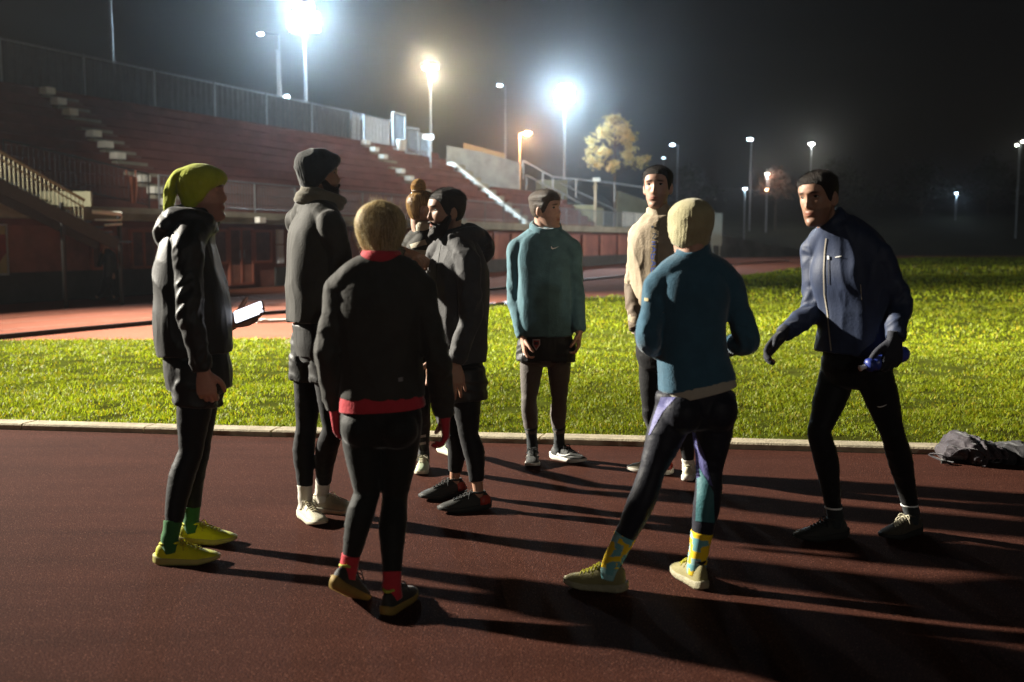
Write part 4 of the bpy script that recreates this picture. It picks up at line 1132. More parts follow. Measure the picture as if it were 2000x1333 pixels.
# decals that lie on a garment: outline given in image pixels, dropped onto the real surface
def bvh_of(ob):
    v = get_co(ob.data)+WP(ob)
    return BVHTree.FromPolygons([Vector(x) for x in v], [tuple(p.vertices) for p in ob.data.polygons])
def strip(name, ob, left, right, m, nu=4, nv=16, off=.003, parent=None, bv=None):
    bv = bv or bvh_of(ob); o = Vector((0, 0, HC)); rows = []
    left = np.array(left, float); right = np.array(right, float)
    def samp(a, t):
        d = np.concatenate([[0], np.cumsum(np.linalg.norm(np.diff(a, axis=0), axis=1))]); d /= d[-1]
        return np.array([np.interp(t, d, a[:, 0]), np.interp(t, d, a[:, 1])])
    D = np.full((nv+1, nu+1), np.nan); RY = {}
    for j in range(nv+1):
        a, b = samp(left, j/nv), samp(right, j/nv)
        for i in range(nu+1):
            p = a+(b-a)*i/nu; r = Vector(ray(*p)).normalized(); RY[j, i] = r
            h = bv.ray_cast(o, r)
            if h[0] is not None: D[j, i] = (h[0]-o).length
    med = np.nanmedian(D) if np.isfinite(D).any() else 5.
    D = np.where(np.abs(D-med) > .25, np.nan, D)
    for j in range(nv+1):                     # points that miss the garment take the depth of their nearest hit
        ok = np.where(np.isfinite(D[j]))[0]
        for i in range(nu+1):
            if not np.isfinite(D[j, i]): D[j, i] = D[j, ok[np.argmin(np.abs(ok-i))]] if len(ok) else med
        rows.append([np.array(o+RY[j, i]*(D[j, i]-off)) for i in range(nu+1)])
    rows = np.array(rows)
    mb = MB(); mb.grid(rows, False, closed=False)
    dr = rows-np.array(o); dr /= np.linalg.norm(dr, axis=-1)[..., None]
    m2 = MB(); m2.grid((rows+dr*(off*.9))[::-1], False, closed=False); mb.add(m2.verts(), m2.f)
    return build(name, mb, m, parent or ob, smooth=True)
def strands(mb, starts, dirs, ln, r, w=.0006, curl=.02):
    for p, d in zip(starts, dirs):
        l = ln*r.uniform(.4, 1.3); c = nrm(r.normal(0, 1, 3))*curl*r.uniform(.2, 1.2)
        mb.tube([p, p+d*l*.4+c*.3, p+d*l*.75+c*.8, p+d*l+c*1.4], [w, w*.9, w*.7, w*.3], UP+V3(.1, .2, 0), sub=2, n=3)
# ---------------------------------------------------------------- wardrobe
BLK = cloth('black_shell', (.016, .016, .015), rough=.55, sheen=.12, spec=.3, bump=.1)
BLK2 = cloth('charcoal_softshell', (.044, .042, .036), rough=.75, sheen=.15, spec=.15, bump=.15)
BLKT = cloth('black_tights', (.011, .011, .012), rough=.6, spec=.12, sheen=.15, bump=.15)
DKT = cloth('dark_olive_tights', (.016, .017, .015), rough=.65, spec=.12, sheen=.25, bump=.15)
NAVYT = cloth('navy_tights', (.014, .015, .024), rough=.55, spec=.18, sheen=.15, bump=.15)
GREYT = cloth('grey_brown_tights', (.11, .095, .085), rough=.7, sheen=.2, bump=.2)
NAVY = cloth('navy_shell', (.050, .049, .050), rough=.7, sheen=.12, spec=.18)
BLUE = cloth('slate_blue_shell', (.020, .032, .072), rough=.6, sheen=.12, spec=.3, bump=.1)
TEAL = cloth('teal_heather', (.085, .18, .215), rough=.85, sheen=.3, var=.3)
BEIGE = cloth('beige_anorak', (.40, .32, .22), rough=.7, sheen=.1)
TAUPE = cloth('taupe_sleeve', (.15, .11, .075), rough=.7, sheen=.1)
FLEECE = cloth('petrol_fleece', (.042, .122, .185), rough=.9, sheen=.5, bump=.5, bs=220)
CREAM = cloth('cream_knit', (.42, .38, .22), rough=.95, sheen=.3, bump=.5, bs=160)
LIME = cloth('lime_knit', (.42, .47, .014), rough=.9, sheen=.15, bump=.35, bs=160)
BLKK = cloth('black_knit', (.028, .028, .026), rough=.9, sheen=.3, bump=.4, bs=150)
GAITER = cloth('grey_fleece', (.16, .145, .11), rough=.95, sheen=.3)
REDK = cloth('coral_red_knit', (.52, .035, .05), rough=.8, sheen=.2)
GREENS = cloth('green_sock', (.028, .13, .035), rough=.9)
WHITES = cloth('white_sock', (.62, .58, .50), rough=.9)
BLKS = cloth('black_sock', (.025, .03, .032), rough=.85)
GLOVE = cloth('dark_glove', (.022, .024, .034), rough=.8)
YSHOE = cloth('acid_yellow_mesh', (.60, .62, .012), rough=.6, bs=240)
CSHOE = cloth('cream_mesh', (.56, .52, .38), rough=.65, bs=240)
MINT = cloth('mint_mesh', (.42, .5, .33), rough=.65, bs=240)
BSHOE = cloth('black_mesh', (.03, .031, .028), rough=.6, bs=240)
KSHOE = cloth('khaki_mesh', (.24, .21, .09), rough=.7, bs=200)
DSHOE = cloth('dusty_dark_mesh', (.06, .05, .035), rough=.7, bs=200)
SOLEW = mat('white_foam', (.66, .62, .54), rough=.6, var=.15, vs=20)
SOLEC = mat('cream_foam', (.55, .52, .40), rough=.6, var=.2, vs=20)
SOLEB = mat('black_rubber', (.022, .022, .02), rough=.7, var=.3, vs=20)
SOLEG = mat('tan_foam', (.34, .31, .2), rough=.7, var=.25, vs=30, bump=.6, bs=60)
REDH = mat('orange_red_plastic', (.30, .035, .02), rough=.45, var=.15)
LACEB = mat('black_cord', (.015, .015, .015), rough=.8); LACEW = mat('pale_cord', (.6, .55, .4), rough=.8); LACEY = mat('yellow_cord', (.45, .42, .03), rough=.8)
PRINT = mat('white_print', (.8, .8, .78), rough=.5, var=.03)
HAIRB = mat('black_brown_hair', (.020, .014, .010), rough=.6, var=.4, vs=40, bump=.9, bs=260, spec=.2, stretch=(1, 1, .35))
HAIRM = mat('mid_brown_hair', (.075, .05, .032), rough=.45, var=.45, vs=40, bump=.9, bs=260, spec=.4, stretch=(1, 1, .35))
HAIRG = mat('auburn_blonde_hair', (.40, .23, .075), rough=.4, trans=.3, var=.5, vs=45, bump=.9, bs=200, spec=.5, stretch=(1, 1, .25))
HAIRY = mat('pale_blonde_hair', (.80, .68, .38), rough=.45, trans=.3, col2=(.45, .34, .15), vs=22, bump=.9, bs=150, spec=.5, stretch=(1, 1, .22))
SK_A = skin('ruddy', (.42, .22, .155)); SK_B = skin('tan', (.36, .20, .13)); SK_C = skin('fair', (.50, .30, .22)); SK_D = skin('olive', (.34, .19, .115))
crop = lambda top, side: (lambda P, A: np.where(P[..., 2] > .05, side+(top-side)*sstep(.05, .085, P[..., 2]), side))
rs = np.random.default_rng(11)
EV = V3

ph = W(486, 611, 4.80); ax = nrm(V3(.93, -.05, .36)); n_ = nrm(V3(-.22, -.80, .52)); n_ = nrm(n_-ax*(n_@ax)); bx = np.cross(n_, ax)
hd1 = nrm(ax*.97-bx*.12); hw1 = ph-hd1*.098-n_*.021-bx*.016
# 1 --- man with the slouchy lime beanie and the phone
s1 = [Shoe((303, 1101), (430, 1098)), Shoe((362, 1060), (448, 1061))]
r = figure('man in a slouchy lime green beanie and black hooded jacket holding a lit phone', 4.70, (1, .08),
    (397, 383, 0, (1, .05), 2, 0, 1.06), [(381, 690, 0, .20, .168), (376, 640, 0, .20, .172), (374, 585, 0, .195, .166), (367, 520, 0, .195, .142), (372, 470, 0, .165, .115), (391, 430, 0, .075, .075)],
    [[(366, 480, -.18), (372, 612, -.24), (398, 726, -.22)], [(378, 472, .18), (398, 622, .22), hw1]],
    [[(384, 740, -.10), (372, 884, -.12), s1[0]], [(393, 740, .09), (388, 880, .10), s1[1]]], SK_A,
    jacket=BLK, jfold=.012, jwr=.28, hood=1.0, leg_mat=BLKT, leg_end=.80, sock=(GREENS, .78), shorts=(BLK, .36, 1.0), seed=1.3, eyes=False, ears=False, stub=.5,
    hands=[(EV(.12, 0, -1), EV(.1, 1, 0), EV(1, .1, .2), 1.35, 1.12, .02, 1., 1.15), (hd1, n_, bx, [.25, .3, .35, .4], 1.05, .08, 1., .25)])
H1 = beanie(r, LIME, line=([0, 30, 60, 90, 120, 180], [.050, .045, .018, -.026, -.048, -.055]), slouch=.010, seed=2)
H = r['H']; mb = MB()
mb.tube([H(0, -.05, .112), H(0, -.098, .088), H(0, -.134, .035), H(.004, -.150, -.025), H(.004, -.156, -.075), H(.003, -.152, -.108)], [(.055, .018), (.058, .028), (.046, .026), (.034, .022), (.026, .018), (.016, .012)], r['lat'], n=24, rnd=(.01, .012), wr=sleeve_wr(3.3, .35))
build('beanie_tail', mb, LIME, H1, smooth=True)
for s in s1: make_shoe(s, r['root'], YSHOE, mat('yellow_foam', (.42, .38, .12), rough=.6, var=.25, vs=12), LACEY)
PR = np.array([ax, bx, n_]).T
phone = empty('phone', ph, 'slim dark phone with a bright white screen held by the lime beanie man', 'phone')
mb = MB(); cs = [(.078*sx_*(1-(.09 if k else 0)), .038*sy_*(1-(0 if k else .16))) for sx_, sy_, k in ((-1, -1, 1), (1, -1, 1), (1, -1, 0), (1, 1, 0), (1, 1, 1), (-1, 1, 1), (-1, 1, 0), (-1, -1, 0))]
mb.grid([[ph+PR@V3(x, y, z) for x, y in cs] for z in (-.0045, .0045)], True); build('case', mb, SOLEB, phone)
mb = MB(); mb.grid([[ph+PR@V3(x*.95, y*.93, z) for x, y in cs] for z in (.0048, .0056)], True)
build('screen', mb, mat('lit_screen', (.8, .8, .85), emit=(.88, .90, 1.), es=2.6, rough=.2, var=.02), phone)

# 2 --- tall man in the dark beanie
s2 = [Shoe((590, 1008), (628, 1030)), Shoe((628, 1000), (684, 1003))]
r = figure('tall man in a black beanie and grey neck gaiter with folded gesturing hands', 5.18, (.93, .37),
    (624, 349, 0, (.95, .30), 4, 0, 1.04), [(613, 626, 0, .185, .138), (612, 575, 0, .19, .135), (616, 520, 0, .20, .142), (620, 460, 0, .205, .142), (620, 422, 0, .165, .105), (615, 396, 0, .078, .078)],
    [[(648, 446, -.17), (678, 556, -.12), (781, 489, .34)], [(586, 436, .17), (650, 548, .12), (775, 512, .38)]],
    [[(607, 680, .06), (598, 838, .06), s2[0]], [(640, 680, -.06), (650, 838, -.05), s2[1]]], SK_D,
    jacket=BLK2, jfold=.010, jwr=.24, leg_mat=BLKT, leg_end=.82, sock=(WHITES, .80), shorts=(BLK, .40, .97), seed=2.1, eyes=True, ears=False, stub=.9, collar=.035,
    hands=[(EV(.93, -.1, -.34), EV(-.35, .3, -.9), EV(.1, .95, .25), [.35, .5, .6, .7], 1.18, .07, 1.05, .3), (EV(.9, -.25, -.36), EV(-.2, -.3, .9), EV(.2, -.9, .1), [.5, .6, .6, .6], 1.12)], beard=(HAIRB, .008))
beanie(r, BLKK, line=([0, 30, 60, 90, 120, 180], [.058, .050, .022, -.02, -.045, -.055]), slouch=.016, seed=4, wr=.006)
H = r['H']; mb = MB(); nk = r['neck']; c = lerp(H(0, -.028, -.10), nk, .15); tdir = nrm(V3(.28, .05, 1)); sx_ = r['lat']
for k, (o_, ra, rb) in enumerate(((-.03, .078, .09), (-.005, .083, .10), (.025, .080, .096))):
    pts = [c+tdir*o_+r['f']*(.012+.012*k)+r['lat']*ra*math.cos(a)+r['f']*rb*math.sin(a)+UP*(-.03*math.sin(a)) for a in np.linspace(0, 2*math.pi, 21)]
    mb.tube(pts, [(.020, .024)]*21, UP, sub=2, n=12, wr=sleeve_wr(k+.4, .2))
g = remesh(mb, .006, 3); build('neck_gaiter', None, GAITER, r['root'], me=g)
for s in s2: make_shoe(s, r['root'], CSHOE, SOLEC, LACEW)

# 3 --- blonde woman in the black jacket seen from behind
s3 = [Shoe((668, 1158), (705, 1166), lift=.55, L=.255), Shoe((758, 1200), (800, 1168), L=.255)]
s3[0].d = nrm(V3(.45, .9, 0)); s3[0].lat = V3(s3[0].d[1], -s3[0].d[0], 0); s3[0].tip = G(700, 1172); s3[0].dx = s3[0].d*math.cos(.55)-UP*math.sin(.55); s3[0].uz = UP*math.cos(.55)+s3[0].d*math.sin(.55); s3[0].h = s3[0].tip-s3[0].d*.2
r = figure('blonde woman seen from behind in a black jacket with a coral red shirt hem', 4.0, (.06, 1),
    (744, 466, .02, (-.05, 1), 4, 0, 1.0), [(745, 776, 0, .172, .128), (744, 715, 0, .165, .122), (743, 640, 0, .168, .125), (743, 585, 0, .172, .125), (744, 545, 0, .15, .098), (745, 510, 0, .072, .07)],
    [[(668, 568, 0), (640, 690, -.03), (655, 800, .05)], [(820, 568, 0), (853, 690, -.03), (869, 812, .08)]],
    [[(706, 832, 0), (716, 965, -.02), s3[0]], [(784, 832, 0), (771, 975, .02), s3[1]]], SK_C, lw=.97, aw=.94,
    jacket=BLK2, jfold=.008, jwr=.26, leg_mat=DKT, leg_end=.86, sock=(REDK, .84), seed=3.2, eyes=False, female=True, butt=.95, collar=.02, stub=0,
    hands=[(EV(.1, .1, -1), EV(1, .2, 0), EV(.1, 1, 0), .9, .95), (EV(.02, .05, -1), EV(-1, .2, 0), EV(-.1, 1, 0), .95, .95)], gloves=(REDK, REDK),
    hair=(HAIRY, lambda P, A: .012+.012*sstep(.3, 1.6, np.abs(A))*sstep(-.03, .06, P[..., 2])+.0025*ridge(P*np.array([35, 35, 9])), ([0, 40, 60, 75, 90, 105, 120, 180], [.078, .07, .045, .01, -.02, -.03, -.055, -.07])))
combed_hair(r['hair'], r['HM'], r['hairgrid'], (mat('blonde_strand', (.95, .82, .50), rough=.4, trans=.55, var=.12), mat('pale_strand', (.9, .8, .55), rough=.4, trans=.55, var=.12), mat('honey_strand', (.5, .36, .15), rough=.4, trans=.4, var=.3)), 3, n=5200, lift=.0045, w=.0007)
P_, A_ = HEAD_F
combed_hair(r['hair'], r['HM'], r['hairgrid'], (mat('root_strand', (.24, .16, .075), rough=.5, var=.3),), 8, n=4200, lift=.0055, w=.0007, only=lambda j, i, q: abs(abs(A_[j, i])-2.75) < .42+q.normal(0, .12) and -.01+q.normal(0, .012) < P_[j, i, 2] < .085)
H = r['H']; mb = MB(); st_, dr_ = [], []
for k in range(700):
    j = rs.integers(int(NV*.30), NV-3); i = rs.integers(0, NU)
    if abs(A_[j, i]) < .9: continue
    p = P_[j, i]; n_ = nrm(p-V3(0, -.008, .02)); st_.append(H(*(p+n_*.02))); d_ = r['HM'][0]@nrm(n_*.6+rs.normal(0, .45, 3)+V3(0, -.1, .3*(p[2] > .05))); dr_.append(d_)
strands(mb, st_, dr_, .030, rs, w=.0005); build('flyaway_hair', mb, HAIRY, r['hair'])
nk = r['neck']; mb = MB()
mb.tube([nk+UP*.018+r['lat']*.068*math.cos(a)+r['f']*.07*math.sin(a) for a in np.linspace(0, 2*math.pi, 25)], [(.024, .014)]*25, UP, sub=2, n=12, wr=sleeve_wr(1.1, .15)); build('scarf', mb, REDK, r['root'], smooth=True)
mb = MB(); mb.tube([W(746, 768, 4.), W(746, 783, 4.), W(747, 797, 4.)], [(.168, .128), (.172, .133), (.174, .136)], r['lat'], n=56, sub=8, p=2.3, wr=lambda l, L, an: .012*(ridge(np.stack([np.cos(an)*3, np.sin(an)*3, an*0+l*22], 1))-.3)); build('shirt_hem', mb, REDK, r['root'], smooth=True)
strip('back_label', r['jacket'], [(778, 738), (778, 746)], [(787, 737), (787, 745)], mat('grey_print', (.25, .25, .25)), 2, 2)
for s, u in zip(s3, (BSHOE, BSHOE)): make_shoe(s, r['root'], u, mat('ochre_foam', (.30, .2, .05), rough=.7), LACEB, collar=mat('lime_tab', (.4, .42, .05), rough=.6))

# 4 --- woman with the hair bun
s4 = [Shoe((834, 907), (817, 937), L=.25), Shoe((880, 889), (868, 884), L=.25)]
r = figure('woman with a high hair bun and striped collar half hidden behind the bearded man', 6.15, (.75, -.66),
    (828, 415, 0, (.93, .25), -4, 0, .98), [(842, 650, 0, .165, .12), (840, 600, 0, .155, .115), (838, 545, 0, .165, .12), (836, 512, 0, .165, .115), (834, 480, 0, .14, .09), (830, 456, 0, .068, .068)],
    [[(802, 490, .02), (794, 580, .0), (812, 650, -.1)], [(868, 490, -.02), (880, 590, 0), (870, 650, -.1)]],
    [[(825, 690, 0), (824, 800, -.02), s4[0]], [(862, 690, .1), (866, 795, .12), s4[1]]], SK_C, lw=.93, aw=.88,
    jacket=BLK2, jfold=.007, leg_mat=BLKT, leg_end=.9, sock=(BLKS, .88), seed=4.4, eyes=True, female=True, butt=.9, collar=.03,
    hands=[(EV(0, 0, -1), EV(1, 0, 0), EV(.6, -.6, 0), .9, .92), (EV(0, 0, -1), EV(-1, 0, 0), EV(.6, -.6, 0), .9, .92)],
    hair=(HAIRG, lambda P, A: .010+.003*ridge(P*np.array([40, 40, 12])), ([0, 40, 60, 75, 84, 104, 112, 125, 180], [.078, .07, .045, .03, .036, .032, -.01, -.05, -.066])))
combed_hair(r['hair'], r['HM'], r['hairgrid'], (mat('auburn_strand', (.75, .48, .18), rough=.35, trans=.4, var=.3), mat('chestnut_strand', (.22, .12, .045), rough=.4, var=.3)), 5, n=2200, lift=.0014, ln=20)
H = r['H']; mb = MB()
mb.ball(H(0, -.045, .152), (.046, .044, .05), 20, R=r['HM'][0]); mb.ball(H(.0, -.04, .118), (.032, .032, .028), 14, R=r['HM'][0])
mb.tube([H(.036*math.cos(a), -.045+.034*math.sin(a), .128+.004*math.sin(a*2)) for a in np.linspace(0, 2*math.pi, 17)], [.010]*17, UP, sub=2, n=8)
ms_ = MB()
for k in range(260):
    c_ = V3(0, -.045, .152); ax_ = nrm(rs.normal(0, 1, 3)*V3(.5, .5, 1.2)); u_ = nrm(np.cross(ax_, rs.normal(0, 1, 3))); w_ = np.cross(ax_, u_); a0 = rs.uniform(0, 6.28); off_ = ax_*rs.uniform(-.03, .03); q_ = math.sqrt(max(.0002, .049**2-off_@off_))
    ms_.tube([H(*(c_+off_+(u_*math.cos(a)+w_*math.sin(a))*q_*V3(.98, .95, 1.04))) for a in np.linspace(a0, a0+rs.uniform(.8, 2.2), 8)], [.0011]*8, UP+V3(.1, .2, 0), sub=2, n=4)
g = remesh(mb, .004, 2); bn = build('hair_bun', None, HAIRG, r['hair'], me=g)
mb = MB(); build('hair_strands', ms_, MATS['auburn_strand'], bn); mb = MB(); st_ = [H(*(V3(0, -.045, .16)+nrm(rs.normal(0, 1, 3))*.046)) for k in range(60)]+[H(*(V3(0, -.02, .03)+nrm(rs.normal(0, 1, 3)*V3(1, 1, .7)+V3(0, -.4, 0))*.1)) for k in range(110)]
strands(mb, st_, [nrm(rs.normal(0, .6, 3)+V3(-.2, 0, .5)) for _ in st_], .025, rs, w=.0004); build('flyaway_hair', mb, HAIRG, r['hair'])
bv = bvh_of(r['jacket'])
PALE = cloth('pale_stripe_cloth', (.55, .5, .38), rough=.8)
strip('shoulder_stripe', r['jacket'], [(800, 478), (830, 468)], [(803, 486), (834, 478)], PALE, 4, 10, bv=bv)
strip('chest_stripe', r['jacket'], [(790, 500), (812, 488), (838, 490)], [(791, 506), (813, 498), (840, 503)], PALE, 4, 14, bv=bv)
mb = MB(); nk = r['neck']; mb.tube([nk+UP*.03+r['lat']*.066*math.cos(a)+r['f']*.068*math.sin(a)+UP*.012*math.sin(a) for a in np.linspace(0, 2*math.pi, 25)], [(.036, .010)]*25, UP, sub=2, n=12); build('stand_collar', mb, PALE, r['root'], smooth=True)
for i in range(2): strip('calf_stripe', r['legs'], [(815, 852+14*i), (815, 857+14*i)], [(832, 849+14*i), (832, 854+14*i)], mat('grey_stripe', (.3, .28, .26)), 5, 2)
for s in s4: make_shoe(s, r['root'], MINT, SOLEC, LACEW)

# 5 --- bearded man
s5 = [Shoe((956, 992), (856, 1003), L=.295), Shoe((900, 966), (828, 978), L=.295)]
r = figure('bearded man in a dark hooded jacket and shorts talking towards the left', 5.52, (-.86, -.50),
    (871, 418, -.02, (-.90, -.44), -3, 0, 1.06), [(893, 704, 0, .185, .142), (894, 650, 0, .185, .145), (896, 590, 0, .19, .15), (895, 530, 0, .195, .150), (893, 492, 0, .165, .11), (886, 462, 0, .078, .078)],
    [[(914, 510, -.17), (920, 622, -.21), (889, 712, -.25)], [(856, 502, .17), (846, 615, .2), (846, 700, .1)]],
    [[(908, 745, -.09), (916, 852, -.10), s5[0]], [(880, 745, .09), (889, 850, .10), s5[1]]], SK_B,
    jacket=NAVY, jfold=.011, jwr=.26, hood=1.05, leg_mat=BLKT, leg_end=.84, shorts=(BLK, .34, 1.10), seed=5.7, stub=.9, collar=.05,
    hands=[(EV(.10, -.15, -1), EV(-.3, .95, 0), EV(-1, -.2, -.1), [.2, .3, .35, .45], 1.1, .2, 1., .2), (EV(0, 0, -1), EV(.3, -.9, 0), EV(-1, 0, 0), .8, 1.05)],
    hair=(HAIRB, crop(.014, .007), None), beard=(HAIRB, lambda P, A: .006+.014*np.exp(-(A/.5)**2)*sstep(-.06, -.1, P[..., 2])))
for s in s5: make_shoe(s, r['root'], BSHOE, SOLEB, LACEB, heel=REDH)
strip('zip', r['jacket'], [(859, 478), (852, 520), (848, 590), (846, 690)], [(861, 478), (854, 520), (850, 590), (848, 690)], SOLEB, 1, 24, off=.004)

# 6 --- man in the teal hooded top
s6 = [Shoe((1040, 893), (1040, 915), L=.28), Shoe((1082, 896), (1138, 906), L=.28)]
s6[0].d = nrm(V3(-.02, -1, 0)); s6[0].h = G(1040, 916)-s6[0].d*.28; s6[0].lat = V3(s6[0].d[1], -s6[0].d[0], 0)
r = figure('young man in a teal hooded running top and grey tights looking to the right', 6.52, (.12, -1),
    (1067, 414, 0, (.86, -.51), 2, 0, 1.03), [(1064, 656, 0, .188, .130), (1064, 600, 0, .18, .125), (1063, 540, 0, .178, .125), (1062, 500, 0, .185, .125), (1063, 474, 0, .165, .10), (1066, 452, 0, .085, .08)],
    [[(1010, 490, 0), (1006, 582, .03), (1022, 660, -.08)], [(1116, 490, 0), (1125, 580, .03), (1131, 650, -.06)]],
    [[(1040, 690, 0), (1033, 785, -.02), s6[0]], [(1092, 690, 0), (1092, 785, -.02), s6[1]]], SK_C, lw=.92,
    jacket=TEAL, jfold=.006, jwr=.16, leg_mat=GREYT, leg_end=.58, sock=(BLKS, .56), shorts=(BLK, .18, 1.02), seed=6.1, stub=.15, collar=.004,
    hands=[(EV(.1, -.1, -1), EV(1, .2, 0), EV(.2, -1, 0), 1., 1.02), (EV(-.05, -.1, -1), EV(-1, .2, 0), EV(-.2, -1, 0), 1., 1.02)],
    hair=(HAIRM, crop(.022, .008), ([0, 30, 48, 57, 63, 72, 84, 92, 104, 118, 180], [.066, .066, .060, .044, .022, .002, -.012, -.004, .0, -.04, -.062])))
nk = r['neck']; mb = MB()
mb.tube([nk+UP*(.014-.034*math.sin(a))+r['lat']*.088*math.cos(a)+r['f']*(.082*math.sin(a)-.005) for a in np.linspace(0, 2*math.pi, 29)], [(.036, .020)]*29, UP, sub=2, n=12, wr=sleeve_wr(2.2, .2)); build('hood_edge', mb, TEAL, r['root'], smooth=True)
mb = MB(); mb.tube([nk+UP*(.024-.03*math.sin(a))+r['lat']*.069*math.cos(a)+r['f']*.069*math.sin(a) for a in np.linspace(0, 2*math.pi, 29)], [(.026, .010)]*29, UP, sub=2, n=10); build('base_layer_collar', mb, NAVYT, r['root'], smooth=True)
strip('chest_emblem', r['jacket'], [(1076.5, 481.2), (1076, 485), (1079, 487.6), (1085, 485.6), (1092, 481.4)], [(1077.6, 481.4), (1078.4, 484.2), (1081, 484.8), (1086, 483.7), (1092.2, 481.2)], PRINT, 2, 18, off=.004)
bv = bvh_of(r['shorts'])
strip('crest', r['shorts'], [(1040, 663), (1040, 674), (1047, 685)], [(1055, 663), (1055, 674), (1047.5, 685)], mat('pale_crest', (.6, .5, .5), rough=.7), 4, 10, off=.004, bv=bv)
strip('crest_inner', r['shorts'], [(1042, 665.5), (1042, 673), (1047, 682)], [(1053, 665.5), (1053, 673), (1047.5, 682)], mat('red_crest', (.45, .08, .08), rough=.7), 4, 10, off=.006, bv=bv)
strip('crest_band', r['shorts'], [(1043.5, 668), (1043.5, 674)], [(1051.5, 668), (1051.5, 674)], mat('dark_crest', (.07, .06, .07), rough=.7), 4, 5, off=.008, bv=bv)
strip('shorts_stripe', r['shorts'], [(1021, 689), (1022, 694)], [(1030, 691), (1030, 695)], PRINT, 2, 3, bv=bv)
for s in s6: make_shoe(s, r['root'], BSHOE, SOLEW, LACEB, swoosh=PRINT)

# 7 --- man in the beige jacket
s7 = [Shoe((1300, 926), (1238, 922), L=.285), Shoe((1343, 938), (1352, 925), L=.285)]
r = figure('man in a beige stand collar jacket with a blue lettered placket behind the cream beanie', 6.0, (-.30, -.95),
    (1284, 369, 0, (-.34, -.94), 0, 0, 1.05), [(1294, 652, 0, .185, .135), (1294, 610, 0, .19, .135), (1292, 545, 0, .19, .135), (1291, 490, 0, .195, .135), (1290, 452, 0, .175, .11), (1288, 424, 0, .085, .082)],
    [[(1250, 462, .04), (1240, 562, .04), (1245, 640, -.08)], [(1336, 462, -.04), (1350, 565, -.02), (1335, 645, -.1)]],
    [[(1275, 700, .03), (1272, 810, .05), s7[0]], [(1318, 700, -.03), (1343, 810, .0), s7[1]]], SK_C, lw=.98,
    jacket=BEIGE, jfold=.012, jwr=.24, leg_mat=BLKT, leg_end=.92, sock=(WHITES, .9), seed=7.3, stub=.3, collar=.06,
    hands=[(EV(.1, -.1, -1), EV(1, .2, 0), EV(0, -1, 0), 1., 1.05), (EV(-.1, -.1, -1), EV(-1, .2, 0), EV(0, -1, 0), 1., 1.05)], gloves=(GLOVE, GLOVE),
    hair=(HAIRB, crop(.012, .006), None))
mb = MB()
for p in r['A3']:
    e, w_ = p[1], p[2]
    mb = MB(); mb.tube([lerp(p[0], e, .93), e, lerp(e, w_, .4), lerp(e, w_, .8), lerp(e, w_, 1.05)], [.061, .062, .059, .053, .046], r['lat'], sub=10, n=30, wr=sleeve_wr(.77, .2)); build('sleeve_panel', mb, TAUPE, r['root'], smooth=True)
bv = bvh_of(r['jacket']); BLU = mat('royal_blue_print', (.06, .11, .42), rough=.6, var=.1); DKP = mat('dark_slate_print', (.05, .055, .07), rough=.6)
strip('placket', r['jacket'], [(1276, 436), (1270, 452), (1268, 500), (1269, 560), (1270, 660)], [(1291, 430), (1287, 452), (1285, 500), (1285, 560), (1286, 660)], cloth('sand_placket', (.27, .21, .13)), 5, 30, off=.005, bv=bv)
strip('snap', r['jacket'], [(1272, 441), (1272, 446)], [(1277, 441), (1277, 446)], DKP, 3, 3, off=.009, bv=bv)
# rotated letters printed down the placket
def glyph(segs, x0, y0, w_, h_, m):
    for a, b in segs:
        a = V3(x0+a[0]*w_, y0+a[1]*h_); b = V3(x0+b[0]*w_, y0+b[1]*h_); d = b-a; n_ = V3(-d[1], d[0])/max(1e-6, np.linalg.norm(d))*.95
        strip('letter', r['jacket'], [a+n_, b+n_], [a-n_, b-n_], m, 1, 6, off=.009, bv=bv)
glyph([((0, 0), (1, 0)), ((1, 0), (0, 1)), ((0, 1), (1, 1))], 1274, 457, 8, 9, DKP)
glyph([((0, .2), (1, .2)), ((0, .8), (1, .8)), ((.5, .2), (.5, .8))], 1273, 471, 9, 9, BLU)
glyph([((0, 0), (1, .5)), ((1, .5), (0, 1)), ((.4, .2), (.4, .8))], 1273, 483, 9, 10, BLU)
glyph([((0, 0), (1, 0)), ((0, 0), (0, 1)), ((.5, 0), (.5, 1)), ((0, 1), (.5, 1))], 1272, 497, 9, 9, BLU)
glyph([((0, 0), (1, .5)), ((1, .5), (0, 1)), ((.4, .2), (.4, .8))], 1272, 510, 9, 10, BLU)
glyph([((0, 0), (1, 0)), ((0, 0), (0, 1)), ((.5, 0), (.5, 1)), ((0, 1), (.5, 1))], 1272, 524, 9, 9, BLU)
for s, h_ in zip(s7, (REDH, None)): make_shoe(s, r['root'], CSHOE, SOLEW, LACEW, heel=h_)

